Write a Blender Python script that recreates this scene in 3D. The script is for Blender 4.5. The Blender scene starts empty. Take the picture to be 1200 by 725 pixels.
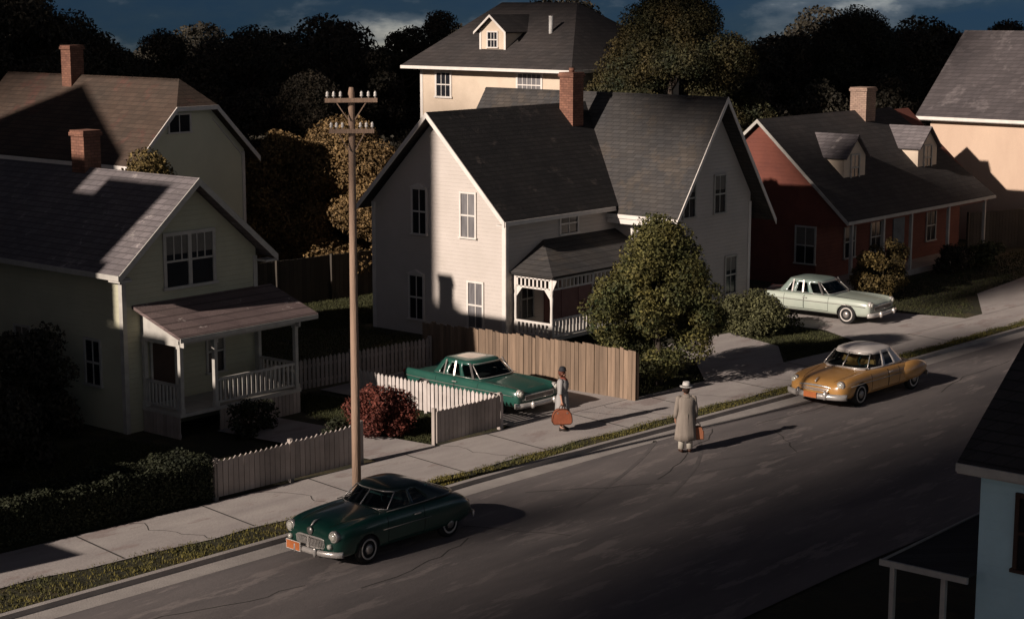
import bpy, bmesh, math, random
import numpy as np
from mathutils import Vector, Matrix
random.seed(7); rng = np.random.default_rng(7)
R = math.radians; PI = math.pi
sc = bpy.context.scene
col = sc.collection

# ------------------------------------------------------------------ helpers
def tag(o, label=None, cat=None, group=None, kind=None):
    if label: o['label'] = label
    if cat: o['category'] = cat
    if group: o['group'] = group
    if kind: o['kind'] = kind
    return o

def empty(name, loc, label, cat, rz=0.0, group=None):
    o = bpy.data.objects.new(name, None); col.objects.link(o)
    o.location = loc; o.rotation_euler = (0, 0, rz); o.empty_display_size = .3
    return tag(o, label, cat, group)

def children(o): return [c for c in bpy.data.objects if c.parent == o]

def copy_tree(o, parent=None):
    c = o.copy(); col.objects.link(c); c.parent = parent
    for ch in children(o): copy_tree(ch, c)
    return c

def origin_of(parent):
    v = Vector((0, 0, 0)); p = parent
    while p is not None:
        v += p.location; p = p.parent
    return v

class MB:
    """collects boxes, slabs, tubes ... in one mesh. 'world' meshes are shifted to the parent's origin"""
    def __init__(s): s.v = []; s.f = []; s.m = []; s.sm = []
    def add(s, vs, fs, m=0, smooth=False):
        b = len(s.v); s.v += [tuple(v) for v in vs]
        for f in fs: s.f.append(tuple(b + i for i in f)); s.m.append(m); s.sm.append(smooth)
        return s
    def box(s, x0, x1, y0, y1, z0, z1, m=0):
        x0, x1 = min(x0, x1), max(x0, x1); y0, y1 = min(y0, y1), max(y0, y1); z0, z1 = min(z0, z1), max(z0, z1)
        vs = [(x0,y0,z0),(x1,y0,z0),(x1,y1,z0),(x0,y1,z0),(x0,y0,z1),(x1,y0,z1),(x1,y1,z1),(x0,y1,z1)]
        return s.add(vs, [(3,2,1,0),(4,5,6,7),(0,1,5,4),(1,2,6,5),(2,3,7,6),(3,0,4,7)], m)
    def prism(s, poly, vec, m=0):
        """closed prism: polygon (3-D points) pushed along vec"""
        n = len(poly); P = [Vector(p) for p in poly]; V = Vector(vec)
        nrm = Vector((0, 0, 0))
        for i in range(n): nrm += P[i].cross(P[(i+1) % n])
        if nrm.dot(V) > 0: P = P[::-1]
        vs = P + [p + V for p in P]
        fs = [tuple(range(n)), tuple(range(2*n-1, n-1, -1))]
        fs += [(i, n+i, n+(i+1) % n, (i+1) % n) for i in range(n)]
        fs = [fs[0], fs[1]] + [tuple(reversed(f)) for f in fs[2:]] 
        fs[2:] = [tuple(reversed(f)) for f in fs[2:]]
        return s.add(vs, [tuple(reversed(f)) if False else f for f in fs], m)
    def slab(s, poly, t, m=0):
        """plate: polygon is the top face, t thickness downward along its normal"""
        P = [Vector(p) for p in poly]
        n = (P[1]-P[0]).cross(P[2]-P[0]).normalized()
        if n.z < 0: n = -n
        return s.prism(poly, -n*t, m)
    def bar(s, a, b, w, h=None, m=0, up=(0, 0, 1)):
        a, b = Vector(a), Vector(b); h = h or w
        d = (b-a).normalized(); u = Vector(up)
        if abs(d.dot(u)) > .98: u = Vector((1, 0, 0))
        r = d.cross(u).normalized()*w/2; q = r.cross(d).normalized()*h/2
        return s.prism([a-r-q, a+r-q, a+r+q, a-r+q], b-a, m)
    def tube(s, pts, rad, n=10, m=0, cap=True, smooth=True):
        pts = [Vector(p) for p in pts]
        if not hasattr(rad, '__len__'): rad = [rad]*len(pts)
        vs = []; fs = []; pr = None
        for i, p in enumerate(pts):
            d = (pts[min(i+1, len(pts)-1)] - pts[max(i-1, 0)]).normalized()
            if pr is None:
                u = Vector((0, 0, 1)) if abs(d.z) < .9 else Vector((1, 0, 0))
                r = d.cross(u).normalized()
            else: r = (pr - d*pr.dot(d)).normalized()
            pr = r; q = d.cross(r)
            for k in range(n):
                a = 2*PI*k/n; vs.append(p + (r*math.cos(a)+q*math.sin(a))*rad[i])
        for i in range(len(pts)-1):
            for k in range(n):
                k2 = (k+1) % n; fs.append((i*n+k, i*n+k2, (i+1)*n+k2, (i+1)*n+k))
        if cap:
            fs.append(tuple(range(n-1, -1, -1))); L = (len(pts)-1)*n; fs.append(tuple(L+k for k in range(n)))
        return s.add(vs, fs, m, smooth)
    def lathe(s, prof, n=20, c=(0, 0, 0), axis='z', m=0, smooth=True, sx=1, sy=1):
        vs = []; fs = []
        for (r, z) in prof:
            for k in range(n):
                a = 2*PI*k/n; x, y = r*math.cos(a)*sx, r*math.sin(a)*sy
                p = (x, y, z) if axis == 'z' else ((z, x, y) if axis == 'x' else (y, z, x))
                vs.append((p[0]+c[0], p[1]+c[1], p[2]+c[2]))
        for i in range(len(prof)-1):
            for k in range(n):
                k2 = (k+1) % n; fs.append((i*n+k, i*n+k2, (i+1)*n+k2, (i+1)*n+k))
        fs.append(tuple(range(n-1, -1, -1))); L = (len(prof)-1)*n; fs.append(tuple(L+k for k in range(n)))
        return s.add(vs, fs, m, smooth)
    def build(s, name, mats, parent=None, local=False, bevel=0):
        me = bpy.data.meshes.new(name)
        off = Vector((0, 0, 0)) if (local or parent is None) else origin_of(parent)
        me.from_pydata([tuple(Vector(v)-off) for v in s.v], [], s.f)
        if not isinstance(mats, (list, tuple)): mats = [mats]
        for m in mats: me.materials.append(m)
        me.polygons.foreach_set('material_index', s.m); me.polygons.foreach_set('use_smooth', s.sm)
        bm = bmesh.new(); bm.from_mesh(me)
        bmesh.ops.recalc_face_normals(bm, faces=bm.faces)
        if bevel: bmesh.ops.bevel(bm, geom=bm.edges[:], offset=bevel, segments=1, affect='EDGES', clamp_overlap=True)
        bm.to_mesh(me); bm.free(); me.update()
        o = bpy.data.objects.new(name, me); col.objects.link(o); o.parent = parent
        return o

def bake(o):
    dg = bpy.context.evaluated_depsgraph_get(); dg.update()
    me = bpy.data.meshes.new_from_object(o.evaluated_get(dg))
    o.modifiers.clear(); o.data = me
    return o

# ------------------------------------------------------------------ materials
def mat(name, c, rough=.8, c2=None, scale=2.0, mix=.5, bump=0.0, bscale=None, metal=0.0, spec=.3, laps=0.0, lap_axis='z', stretch=(1, 1, 1), c3=None, s3=.6, t3=.6, island=0.0, coat=0.0, planks=None):
    m = bpy.data.materials.new(name); m.use_nodes = True
    nt = m.node_tree; N = nt.nodes; L = nt.links; b = N['Principled BSDF']
    b.inputs['Roughness'].default_value = rough; b.inputs['Metallic'].default_value = metal
    b.inputs['Specular IOR Level'].default_value = spec
    b.inputs['Coat Weight'].default_value = coat; b.inputs['Coat Roughness'].default_value = .08
    c2 = c2 or tuple(x*.7 for x in c)
    geo = N.new('ShaderNodeNewGeometry') ; tc = N.new('ShaderNodeTexCoord')
    mp = N.new('ShaderNodeMapping'); mp.inputs['Scale'].default_value = stretch
    L.new(tc.outputs['Object'], mp.inputs['Vector'])
    n1 = N.new('ShaderNodeTexNoise'); n1.inputs['Scale'].default_value = scale; n1.inputs['Detail'].default_value = 6; n1.inputs['Roughness'].default_value = .65
    L.new(mp.outputs[0], n1.inputs['Vector'])
    rp = N.new('ShaderNodeValToRGB'); rp.color_ramp.elements[0].position = .5-.25*mix; rp.color_ramp.elements[1].position = .5+.25*mix
    rp.color_ramp.elements[0].color = (*c2, 1); rp.color_ramp.elements[1].color = (*c, 1)
    L.new(n1.outputs['Fac'], rp.inputs[0]); out = rp.outputs[0]
    if c3:
        n3 = N.new('ShaderNodeTexNoise'); n3.inputs['Scale'].default_value = s3; n3.inputs['Detail'].default_value = 8; n3.inputs['Roughness'].default_value = .7
        L.new(mp.outputs[0], n3.inputs['Vector'])
        r3 = N.new('ShaderNodeValToRGB'); r3.color_ramp.elements[0].position = t3; r3.color_ramp.elements[1].position = min(1, t3+.06)
        L.new(n3.outputs['Fac'], r3.inputs[0])
        mx = N.new('ShaderNodeMix'); mx.data_type = 'RGBA'; L.new(r3.outputs[0], mx.inputs[0]); L.new(out, mx.inputs[6]); mx.inputs[7].default_value = (*c3, 1); out = mx.outputs[2]
    if island:
        mm = N.new('ShaderNodeMath'); mm.operation = 'MULTIPLY_ADD'; mm.inputs[1].default_value = 2*island; mm.inputs[2].default_value = 1-island
        L.new(geo.outputs['Random Per Island'], mm.inputs[0])
        mx = N.new('ShaderNodeVectorMath'); mx.operation = 'SCALE'; L.new(out, mx.inputs[0]); L.new(mm.outputs[0], mx.inputs['Scale']); out = mx.outputs[0]
    hs = []
    if laps or planks:
        sx = N.new('ShaderNodeSeparateXYZ'); L.new(tc.outputs['Object'], sx.inputs[0])
        if planks:                                   # shingles: courses in z, tabs along the roof
            br = N.new('ShaderNodeTexBrick'); br.inputs['Scale'].default_value = 1; br.offset = .5
            br.inputs['Brick Width'].default_value = planks[0]; br.inputs['Row Height'].default_value = planks[1]; br.inputs['Mortar Size'].default_value = planks[2]
            br.inputs['Color1'].default_value = (planks[3],)*3+(1,); br.inputs['Color2'].default_value = (1.12, 1.12, 1.12, 1); br.inputs['Mortar'].default_value = (planks[4],)*3+(1,)
            ad = N.new('ShaderNodeMath'); ad.operation = 'ADD'; L.new(sx.outputs['X'], ad.inputs[0]); L.new(sx.outputs['Y'], ad.inputs[1])
            cb = N.new('ShaderNodeCombineXYZ'); L.new(ad.outputs[0], cb.inputs[0]); L.new(sx.outputs['Z'], cb.inputs[1]); L.new(cb.outputs[0], br.inputs['Vector'])
            mx = N.new('ShaderNodeMix'); mx.data_type = 'RGBA'; mx.blend_type = 'MULTIPLY'; mx.inputs[0].default_value = 1; L.new(out, mx.inputs[6]); L.new(br.outputs['Color'], mx.inputs[7]); out = mx.outputs[2]
            hs.append((br.outputs['Color'], .5))
        if laps:
            dv = N.new('ShaderNodeMath'); dv.operation = 'DIVIDE'; dv.inputs[1].default_value = laps; L.new(sx.outputs[lap_axis.upper()], dv.inputs[0])
            fr = N.new('ShaderNodeMath'); fr.operation = 'FRACT'; L.new(dv.outputs[0], fr.inputs[0])
            iv = N.new('ShaderNodeMath'); iv.operation = 'SUBTRACT'; iv.inputs[0].default_value = 1; L.new(fr.outputs[0], iv.inputs[1]); hs.append((iv.outputs[0], 1.0))
    if bump:
        n2 = N.new('ShaderNodeTexNoise'); n2.inputs['Scale'].default_value = bscale or scale*8; n2.inputs['Detail'].default_value = 4
        L.new(mp.outputs[0], n2.inputs['Vector']); h = n2.outputs['Fac']
        bm = N.new('ShaderNodeBump'); bm.inputs['Strength'].default_value = bump; bm.inputs['Distance'].default_value = .03; L.new(h, bm.inputs['Height'])
        L.new(bm.outputs[0], b.inputs['Normal']); last = bm
    else: last = None
    for h, st in hs:
        bm = N.new('ShaderNodeBump'); bm.inputs['Strength'].default_value = st; bm.inputs['Distance'].default_value = .02; L.new(h, bm.inputs['Height'])
        if last: L.new(last.outputs[0], bm.inputs['Normal'])
        L.new(bm.outputs[0], b.inputs['Normal']); last = bm
    L.new(out, b.inputs['Base Color'])
    return m

M = {}
M['road'] = mat('asphalt', (.185, .162, .154), .88, (.092, .083, .084), .55, 1.0, .3, 30, c3=(.205, .178, .168), s3=1.3, t3=.54, stretch=(.3, 1.3, 1), spec=.2)
M['gutter'] = mat('gutter_concrete', (.34, .31, .285), .85, (.24, .215, .20), 1.5, .9, .3, 25)
M['concrete'] = mat('sidewalk_concrete', (.36, .325, .30), .88, (.25, .22, .21), 1.1, 1.0, .3, 24, c3=(.25, .205, .19), s3=1.0, t3=.55, stretch=(.5, 1.3, 1))
M['joint'] = mat('joint', (.06, .055, .05), .9)
M['skid'] = mat('rubber_mark', (.095, .085, .083), .85, (.15, .133, .128), 3, .9)
M['lawn'] = mat('lawn_soil', (.040, .036, .016), .95, (.018, .018, .010), 1.2, 1.0, .6, 20, c3=(.055, .042, .02), s3=.5, t3=.55)
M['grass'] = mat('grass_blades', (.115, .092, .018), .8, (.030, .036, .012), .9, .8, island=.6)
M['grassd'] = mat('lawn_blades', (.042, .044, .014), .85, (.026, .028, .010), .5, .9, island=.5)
M['white'] = mat('white_clapboard', (.48, .43, .39), .7, (.42, .375, .335), 1.0, .9, .15, 20, laps=.13)
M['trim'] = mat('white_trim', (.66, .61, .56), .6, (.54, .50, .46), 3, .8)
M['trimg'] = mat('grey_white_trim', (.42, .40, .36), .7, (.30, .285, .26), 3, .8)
M['green_side'] = mat('sage_clapboard', (.41, .395, .29), .8, (.34, .33, .24), .9, .9, .15, 18, laps=.14)
M['green_back'] = mat('grey_green_stucco', (.66, .63, .47), .85, (.58, .555, .415), .7, .9, .2, 18)
M['cream'] = mat('cream_stucco', (.58, .475, .37), .8, (.48, .39, .30), .8, .9, .2, 16)
M['tan'] = mat('tan_board_wall', (.52, .385, .285), .8, (.43, .31, .23), .6, .9, .2, 16, stretch=(1, 1, .4))
M['redwall'] = mat('red_wall', (.165, .052, .034), .85, (.105, .034, .025), 1.2, .9, .2, 18, laps=.16)
M['roofdark'] = mat('charcoal_shingle', (.026, .023, .022), .85, (.013, .012, .013), .8, 1.0, .4, 22, c3=(.055, .045, .041), s3=1.1, t3=.58, planks=(.33, .13, .012, .75, .45))
M['roofgrey'] = mat('grey_shingle', (.062, .054, .048), .85, (.036, .036, .038), .7, 1.0, .4, 22, c3=(.064, .054, .046), s3=.55, t3=.52, planks=(.33, .13, .012, .8, .55))
M['rooftop'] = mat('taupe_shingle', (.052, .043, .040), .88, (.032, .029, .029), .6, 1.0, .4, 22, planks=(.4, .16, .012, .8, .6))
M['rooflil'] = mat('lilac_grey_shingle', (.155, .135, .135), .85, (.105, .093, .098), .8, 1.0, .4, 22, c3=(.27, .24, .23), s3=1.6, t3=.60, planks=(.33, .13, .012, .8, .55))
M['roofslate'] = mat('slate_lilac_shingle', (.085, .072, .072), .88, (.055, .048, .05), .6, 1.0, .4, 22, c3=(.11, .095, .095), s3=.8, t3=.56, planks=(.4, .16, .012, .8, .6), stretch=(1, 1, .4))
M['roofbrown'] = mat('brown_shingle', (.078, .050, .036), .88, (.048, .036, .028), .6, 1.0, .4, 20, c3=(.082, .042, .032), s3=.5, t3=.56, planks=(.4, .15, .012, .8, .6))
M['roofporch'] = mat('old_rose_shingle', (.17, .125, .115), .85, (.09, .062, .062), .9, 1.0, .4, 22, c3=(.42, .36, .33), s3=2.4, t3=.62, planks=(1.1, .12, .012, .8, .55))
M['brick'] = mat('brick', (.24, .115, .075), .88, (.15, .07, .05), 3, .9, .2, 20, planks=(.22, .085, .012, .72, .6))
M['brickpale'] = mat('pale_brick', (.32, .22, .165), .88, (.24, .16, .125), 3, .9, .2, 20, planks=(.22, .085, .012, .8, .6))
M['glass'] = mat('window_glass', (.018, .020, .024), .16, (.012, .013, .016), 2, .8, spec=.3)
M['curtain'] = mat('glass_over_curtain', (.20, .19, .19), .25, (.10, .095, .10), 6, .8, spec=.5, stretch=(1, 1, .15))
M['blind'] = mat('glass_over_blind', (.13, .12, .105), .3, (.09, .083, .075), 5, .8, spec=.4)
M['doorred'] = mat('old_red_door', (.13, .055, .045), .7, (.08, .035, .03), 2, .8)
M['panel'] = mat('dusky_brown_panel', (.20, .105, .09), .8, (.14, .07, .06), 2, .9)
M['doorbrown'] = mat('dark_brown_door', (.05, .028, .02), .7)
M['doorblue'] = mat('grey_blue_door', (.12, .15, .17), .7)
M['board'] = mat('weathered_board', (.23, .16, .11), .85, (.12, .085, .06), 1.2, .9, .4, 12, stretch=(6, 6, .5), island=.28)
M['boarddark'] = mat('dark_board', (.055, .045, .035), .85, (.035, .03, .025), 1.2, .9, .4, 12, island=.3)
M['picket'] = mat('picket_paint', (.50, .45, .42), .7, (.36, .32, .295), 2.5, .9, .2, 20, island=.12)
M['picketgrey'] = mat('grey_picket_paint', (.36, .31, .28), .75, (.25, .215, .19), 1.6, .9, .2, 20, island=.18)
M['pole'] = mat('weathered_pole', (.36, .245, .175), .85, (.22, .15, .11), 2, .9, .4, 10, stretch=(5, 5, .4))
M['insul'] = mat('porcelain', (.72, .68, .63), .2, (.6, .56, .52), 8, .5, spec=.6)
M['bark'] = mat('bark', (.06, .045, .034), .95, (.03, .024, .02), 3, .9, .6, 14, stretch=(3, 3, .5))
def leafmat(n, c, c2, sc_=.6, isl=.5): return mat(n, c, .75, c2, sc_, .7, island=isl, spec=.25)
M['leaf_conifer'] = leafmat('leaf_olive_green', (.105, .088, .024), (.020, .032, .013), 1.0, .6)
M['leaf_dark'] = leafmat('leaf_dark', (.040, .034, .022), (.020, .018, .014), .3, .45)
M['leaf_mid'] = leafmat('leaf_mid', (.036, .026, .015), (.017, .015, .010), .35)
M['leaf_olive'] = leafmat('leaf_ochre', (.20, .125, .050), (.085, .055, .024), .5)
M['leaf_green'] = leafmat('leaf_moss_and_rust', (.066, .048, .016), (.013, .021, .010), .55, .6)
M['leaf_grey'] = leafmat('leaf_grey_green', (.024, .023, .015), (.013, .014, .010), .35, .5)
M['leaf_gold'] = leafmat('leaf_gold', (.15, .105, .035), (.06, .045, .018), .8, .6)
M['leaf_red'] = leafmat('leaf_dark_red', (.125, .034, .022), (.065, .018, .014), 1.5, .55)
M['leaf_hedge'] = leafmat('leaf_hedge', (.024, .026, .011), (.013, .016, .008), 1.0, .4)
M['leaf_shrub'] = leafmat('leaf_pale_shrub', (.085, .082, .034), (.045, .046, .02), 1.0, .5)
M['pipe'] = mat('vent_pipe', (.6, .58, .55), .5)
M['bluewall'] = mat('blue_clapboard', (.44, .64, .70), .8, (.36, .53, .59), .9, .9, .15, 16, laps=.15)
M['nearroof'] = mat('near_shingle', (.035, .033, .034), .9, (.022, .021, .022), .9, 1, .4, 20, planks=(.33, .13, .012, .8, .5))
# cars
def paint(n, c, c2=None): return mat(n, c, .28, c2 or tuple(x*.8 for x in c), 1.3, .8, coat=.5, spec=.5)
M['p_green'] = paint('dark_green_paint', (.008, .050, .036), (.004, .028, .021))
M['p_greenroof'] = paint('black_green_paint', (.008, .020, .017))
M['p_teal'] = paint('teal_green_paint', (.020, .078, .058), (.013, .055, .042))
M['p_cream'] = paint('cream_paint', (.60, .48, .38), (.50, .40, .32))
M['p_gold'] = paint('ochre_gold_paint', (.58, .31, .10), (.44, .22, .065))
M['p_ivory'] = paint('ivory_paint', (.66, .60, .56), (.56, .51, .47))
M['p_mint'] = paint('mint_grey_paint', (.36, .39, .33), (.29, .33, .28))
M['p_mintroof'] = paint('mint_roof_paint', (.20, .25, .22), (.16, .20, .18))
M['chrome'] = mat('chrome', (.66, .62, .58), .25, (.45, .42, .39), 6, .8, metal=.45)
M['chromep'] = mat('worn_chrome', (.40, .37, .34), .35, (.22, .20, .19), 9, .9, metal=.6)
M['tyre'] = mat('tyre_rubber', (.018, .017, .017), .85)
M['wwall'] = mat('whitewall', (.50, .46, .42), .7)
M['under'] = mat('underbody', (.010, .010, .010), .95)
M['seat'] = mat('teal_seat', (.07, .15, .15), .8)
M['seatt'] = mat('tan_seat', (.42, .24, .08), .8)
M['plate'] = mat('orange_plate', (.56, .17, .05), .6, (.42, .13, .045), 6, .8)
M['lens'] = mat('headlight_lens', (.62, .60, .52), .12, (.5, .48, .42), 5, .6, spec=.8)
M['tail'] = mat('red_tail_lens', (.40, .03, .015), .2, spec=.6)
def carglass():
    m = bpy.data.materials.new('car_glass'); m.use_nodes = True; nt = m.node_tree; N = nt.nodes; L = nt.links
    for n in list(N): N.remove(n)
    o = N.new('ShaderNodeOutputMaterial'); t = N.new('ShaderNodeBsdfTransparent'); t.inputs[0].default_value = (.55, .62, .60, 1)
    g = N.new('ShaderNodeBsdfGlossy'); g.inputs['Roughness'].default_value = .06
    fr = N.new('ShaderNodeFresnel'); fr.inputs['IOR'].default_value = 1.5
    mx = N.new('ShaderNodeMixShader'); L.new(fr.outputs[0], mx.inputs[0]); L.new(t.outputs[0], mx.inputs[1]); L.new(g.outputs[0], mx.inputs[2]); L.new(mx.outputs[0], o.inputs[0])
    return m
M['carglass'] = carglass()
# people
M['skin'] = mat('skin', (.42, .22, .15), .6, (.36, .18, .12), 8, .6)
M['dress'] = mat('grey_blue_dress', (.30, .285, .27), .9, (.22, .21, .205), 5, .9, .2, 30, stretch=(3, 3, .6))
M['coat'] = mat('stone_trench_coat', (.30, .255, .215), .9, (.22, .185, .155), 5, .9, .2, 30, stretch=(3, 3, .5))
M['trousers'] = mat('cream_trousers', (.58, .53, .45), .9)
M['felt'] = mat('pale_felt', (.62, .59, .55), .9)
M['band'] = mat('dark_band', (.04, .035, .035), .8)
M['blackfelt'] = mat('black_felt', (.02, .02, .024), .8)
M['hair_r'] = mat('auburn_hair', (.10, .030, .016), .7)
M['hair_d'] = mat('dark_hair', (.035, .018, .012), .7)
M['shoe'] = mat('dark_shoe', (.022, .015, .012), .5)
M['shoebrown'] = mat('brown_shoe', (.06, .025, .014), .5)
M['leather'] = mat('tan_red_leather', (.27, .085, .042), .5, (.20, .062, .032), 5, .8, .2, 20)
M['leather2'] = mat('tan_leather', (.42, .17, .09), .5, (.34, .13, .07), 5, .8)
M['scarf'] = mat('rust_scarf', (.20, .05, .03), .9)
M['brickwall'] = mat('blocker_brick', (.20, .09, .06), .9, planks=(.25, .1, .01, .8, .6))  # for the added stepped blocker out of view
M['cloud_blocker'] = mat('puff_blocker_grey', (.30, .31, .33), 1.0, (.22, .23, .25), .02, .9)  # for the added puffs that block the sun out of view

# ------------------------------------------------------------------ camera, light, sky
PITCH, YAW = 9.8, 40.3
cam = bpy.data.cameras.new('camera'); co = bpy.data.objects.new('camera', cam); col.objects.link(co)
co.location = (0, 0, 11.5); co.rotation_euler = (R(90-PITCH), 0, R(YAW-90))
cam.sensor_width = 36; cam.lens = 36*2090/1200; cam.clip_end = 3000; cam.clip_start = .5
sc.camera = co
SA, SE = R(8), R(23)
sd = Vector((math.cos(SA)*math.cos(SE), -math.sin(SA)*math.cos(SE), -math.sin(SE)))    # the way sunlight travels
sun = bpy.data.lights.new('sun', 'SUN'); so = bpy.data.objects.new('sun', sun); col.objects.link(so)
so.rotation_euler = sd.to_track_quat('-Z', 'Y').to_euler(); so.location = (-20, 5, 40)
sun.energy = 5.0; sun.angle = R(.85); sun.color = (1.0, .87, .77)

w = bpy.data.worlds.new('World'); sc.world = w; w.use_nodes = True
nt = w.node_tree; N = nt.nodes; L = nt.links; bg = N['Background']
sky = N.new('ShaderNodeTexSky'); sky.sky_type = 'NISHITA'; sky.sun_disc = False
sky.sun_elevation = SE; sky.sun_rotation = R(278); sky.air_density = 1.4; sky.dust_density = .6; sky.ozone_density = 3
tc = N.new('ShaderNodeTexCoord')
sepv = N.new('ShaderNodeVectorMath'); sepv.operation = 'ADD'; sepv.inputs[1].default_value = (0, 0, .10)
L.new(tc.outputs['Generated'], sepv.inputs[0]); nv = N.new('ShaderNodeVectorMath'); nv.operation = 'NORMALIZE'; L.new(sepv.outputs[0], nv.inputs[0])
L.new(nv.outputs[0], sky.inputs['Vector'])
# storm cloud deck over the blue sky
mp = N.new('ShaderNodeMapping'); mp.inputs['Scale'].default_value = (1, 1, 2.6); mp.inputs['Location'].default_value = (2.2, .9, .1); L.new(tc.outputs['Generated'], mp.inputs['Vector'])
cn = N.new('ShaderNodeTexNoise'); cn.inputs['Scale'].default_value = 7.0; cn.inputs['Detail'].default_value = 9; cn.inputs['Roughness'].default_value = .58; L.new(mp.outputs[0], cn.inputs['Vector'])
cr = N.new('ShaderNodeValToRGB'); e = cr.color_ramp.elements
e[0].position = .40; e[0].color = (.055, .105, .22, 1); e[1].position = .64; e[1].color = (1.15, .95, 1.05, 1)
x = e.new(.49); x.color = (.075, .12, .22, 1)
x = e.new(.56); x.color = (.27, .28, .40, 1)
L.new(cn.outputs['Fac'], cr.inputs[0])
mxs = N.new('ShaderNodeMix'); mxs.data_type = 'RGBA'; mxs.blend_type = 'MULTIPLY'; mxs.inputs[0].default_value = 1
L.new(sky.outputs[0], mxs.inputs[6]); L.new(cr.outputs[0], mxs.inputs[7])
sx_ = N.new('ShaderNodeSeparateXYZ'); L.new(tc.outputs['Generated'], sx_.inputs[0])
dk = N.new('ShaderNodeMapRange'); dk.inputs['From Min'].default_value = .06; dk.inputs['From Max'].default_value = .35; dk.inputs['To Min'].default_value = 1.0; dk.inputs['To Max'].default_value = .42
L.new(sx_.outputs['Z'], dk.inputs['Value'])                       # the storm deck thickens overhead
sc_ = N.new('ShaderNodeVectorMath'); sc_.operation = 'SCALE'; L.new(mxs.outputs[2], sc_.inputs[0]); L.new(dk.outputs[0], sc_.inputs['Scale'])
wm = N.new('ShaderNodeMix'); wm.data_type = 'RGBA'; wm.blend_type = 'MULTIPLY'; wm.inputs[7].default_value = (2.1, 1.4, .92, 1)
wf = N.new('ShaderNodeMapRange'); wf.inputs['From Min'].default_value = .05; wf.inputs['From Max'].default_value = .22; L.new(sx_.outputs['Z'], wf.inputs['Value']); L.new(wf.outputs[0], wm.inputs[0])
L.new(sc_.outputs[0], wm.inputs[6])
dt = N.new('ShaderNodeVectorMath'); dt.operation = 'DOT_PRODUCT'; dt.inputs[1].default_value = (-.30, -.95, .1); L.new(tc.outputs['Generated'], dt.inputs[0])
gr_ = N.new('ShaderNodeMapRange'); gr_.interpolation_type = 'SMOOTHSTEP'; gr_.inputs['From Min'].default_value = .1; gr_.inputs['From Max'].default_value = .95; gr_.inputs['To Min'].default_value = 1; gr_.inputs['To Max'].default_value = 4.4; L.new(dt.outputs['Value'], gr_.inputs['Value'])
gs = N.new('ShaderNodeVectorMath'); gs.operation = 'SCALE'; L.new(wm.outputs[2], gs.inputs[0]); L.new(gr_.outputs[0], gs.inputs['Scale'])   # added sky glow behind the viewer, lifts the street-facing walls
gw = N.new('ShaderNodeMix'); gw.data_type = 'RGBA'; gw.blend_type = 'MULTIPLY'; gw.inputs[7].default_value = (1.18, 1.0, .76, 1); gf = N.new('ShaderNodeMapRange'); gf.inputs['From Min'].default_value = 1; gf.inputs['From Max'].default_value = 3; L.new(gr_.outputs[0], gf.inputs['Value']); L.new(gf.outputs[0], gw.inputs[0])
L.new(gs.outputs[0], gw.inputs[6]); L.new(gw.outputs[2], bg.inputs['Color']); bg.inputs['Strength'].default_value = .05
sc.view_settings.view_transform = 'Standard'; sc.view_settings.look = 'None'; sc.view_settings.gamma = 1; sc.view_settings.exposure = .35
sc.cycles.max_bounces = 5; sc.cycles.diffuse_bounces = 3; sc.cycles.glossy_bounces = 2; sc.cycles.transparent_max_bounces = 8
sc.cycles.use_denoising = True

# ------------------------------------------------------------------ ground, road, kerb
def interp(tab, x):
    for (a, b), (c, d) in zip(tab, tab[1:]):
        if x <= c: return b+(d-b)*(x-a)/(c-a)
    return tab[-1][1]
KERB = [(-60, 29.6), (14, 28.25), (25, 27.75), (31, 27.72), (36, 27.5), (45, 26.9), (56, 26.5), (80, 25.6), (300, 16)]
SWIN = [(-60, 33.5), (14, 31.9), (25, 31.0), (36, 30.5), (46, 29.75), (56, 28.9), (80, 28.0), (300, 18.6)]
GRS = [(-60, 31.2), (14, 29.7), (20, 29.35), (25.6, 28.65), (33, 28.3), (45, 27.6), (56, 27.1), (80, 26.2), (300, 16.6)]
XS = [-60, -30, -10, 0, 6, 10, 14, 17] + [20+i for i in range(45)] + [66, 70, 75, 80, 90, 110, 150, 200, 300]
def kerb(x): return interp(KERB, x)
def swin(x): return interp(SWIN, x)
def grs(x): return interp(GRS, x) + .06*math.sin(x*2.3) + .04*math.sin(x*5.1)
def ribbon(f0, f1, z, xs=XS, zf=None):
    m = MB(); vs = []; 
    for x in xs: vs += [(x, f0(x), z), (x, f1(x), z)]
    m.add(vs, [(2*i, 2*i+2, 2*i+3, 2*i+1) for i in range(len(xs)-1)]); return m
def struct(mb, name, m):
    o = mb.build(name, m); o['kind'] = 'structure'; return o
ROADS = lambda x: kerb(x)-10.2
g = MB(); n = 96
ring = [(390*math.cos(2*PI*k/n)+20, 390*math.sin(2*PI*k/n)+20, -.03) for k in range(n)]
g.add(ring, [tuple(range(n))]); struct(g, 'ground', M['lawn'])
struct(ribbon(ROADS, lambda x: kerb(x)-.55, 0), 'road', M['road'])
gb = MB()
for i in range(len(XS)-1):
    a, b = XS[i], XS[i+1]
gb = ribbon(lambda x: kerb(x)-.56, lambda x: kerb(x)-.0, .004); struct(gb, 'gutter', M['gutter'])
kb = MB(); vs = []
for x in XS: k = kerb(x); vs += [(x, k-.01, -.02), (x, k, .115), (x, k+.14, .12), (x, k+.14, -.02)]
kb.add(vs, [(4*i+j, 4*i+4+j, 4*i+5+j, 4*i+1+j) for i in range(len(XS)-1) for j in range(3)]); struct(kb, 'kerb', M['gutter'])
struct(ribbon(lambda x: kerb(x)+.14, grs, .105), 'verge', M['lawn'])
sw = ribbon(lambda x: grs(x)-.02, swin, .125); struct(sw, 'sidewalk', M['concrete'])
j = MB()
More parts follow.
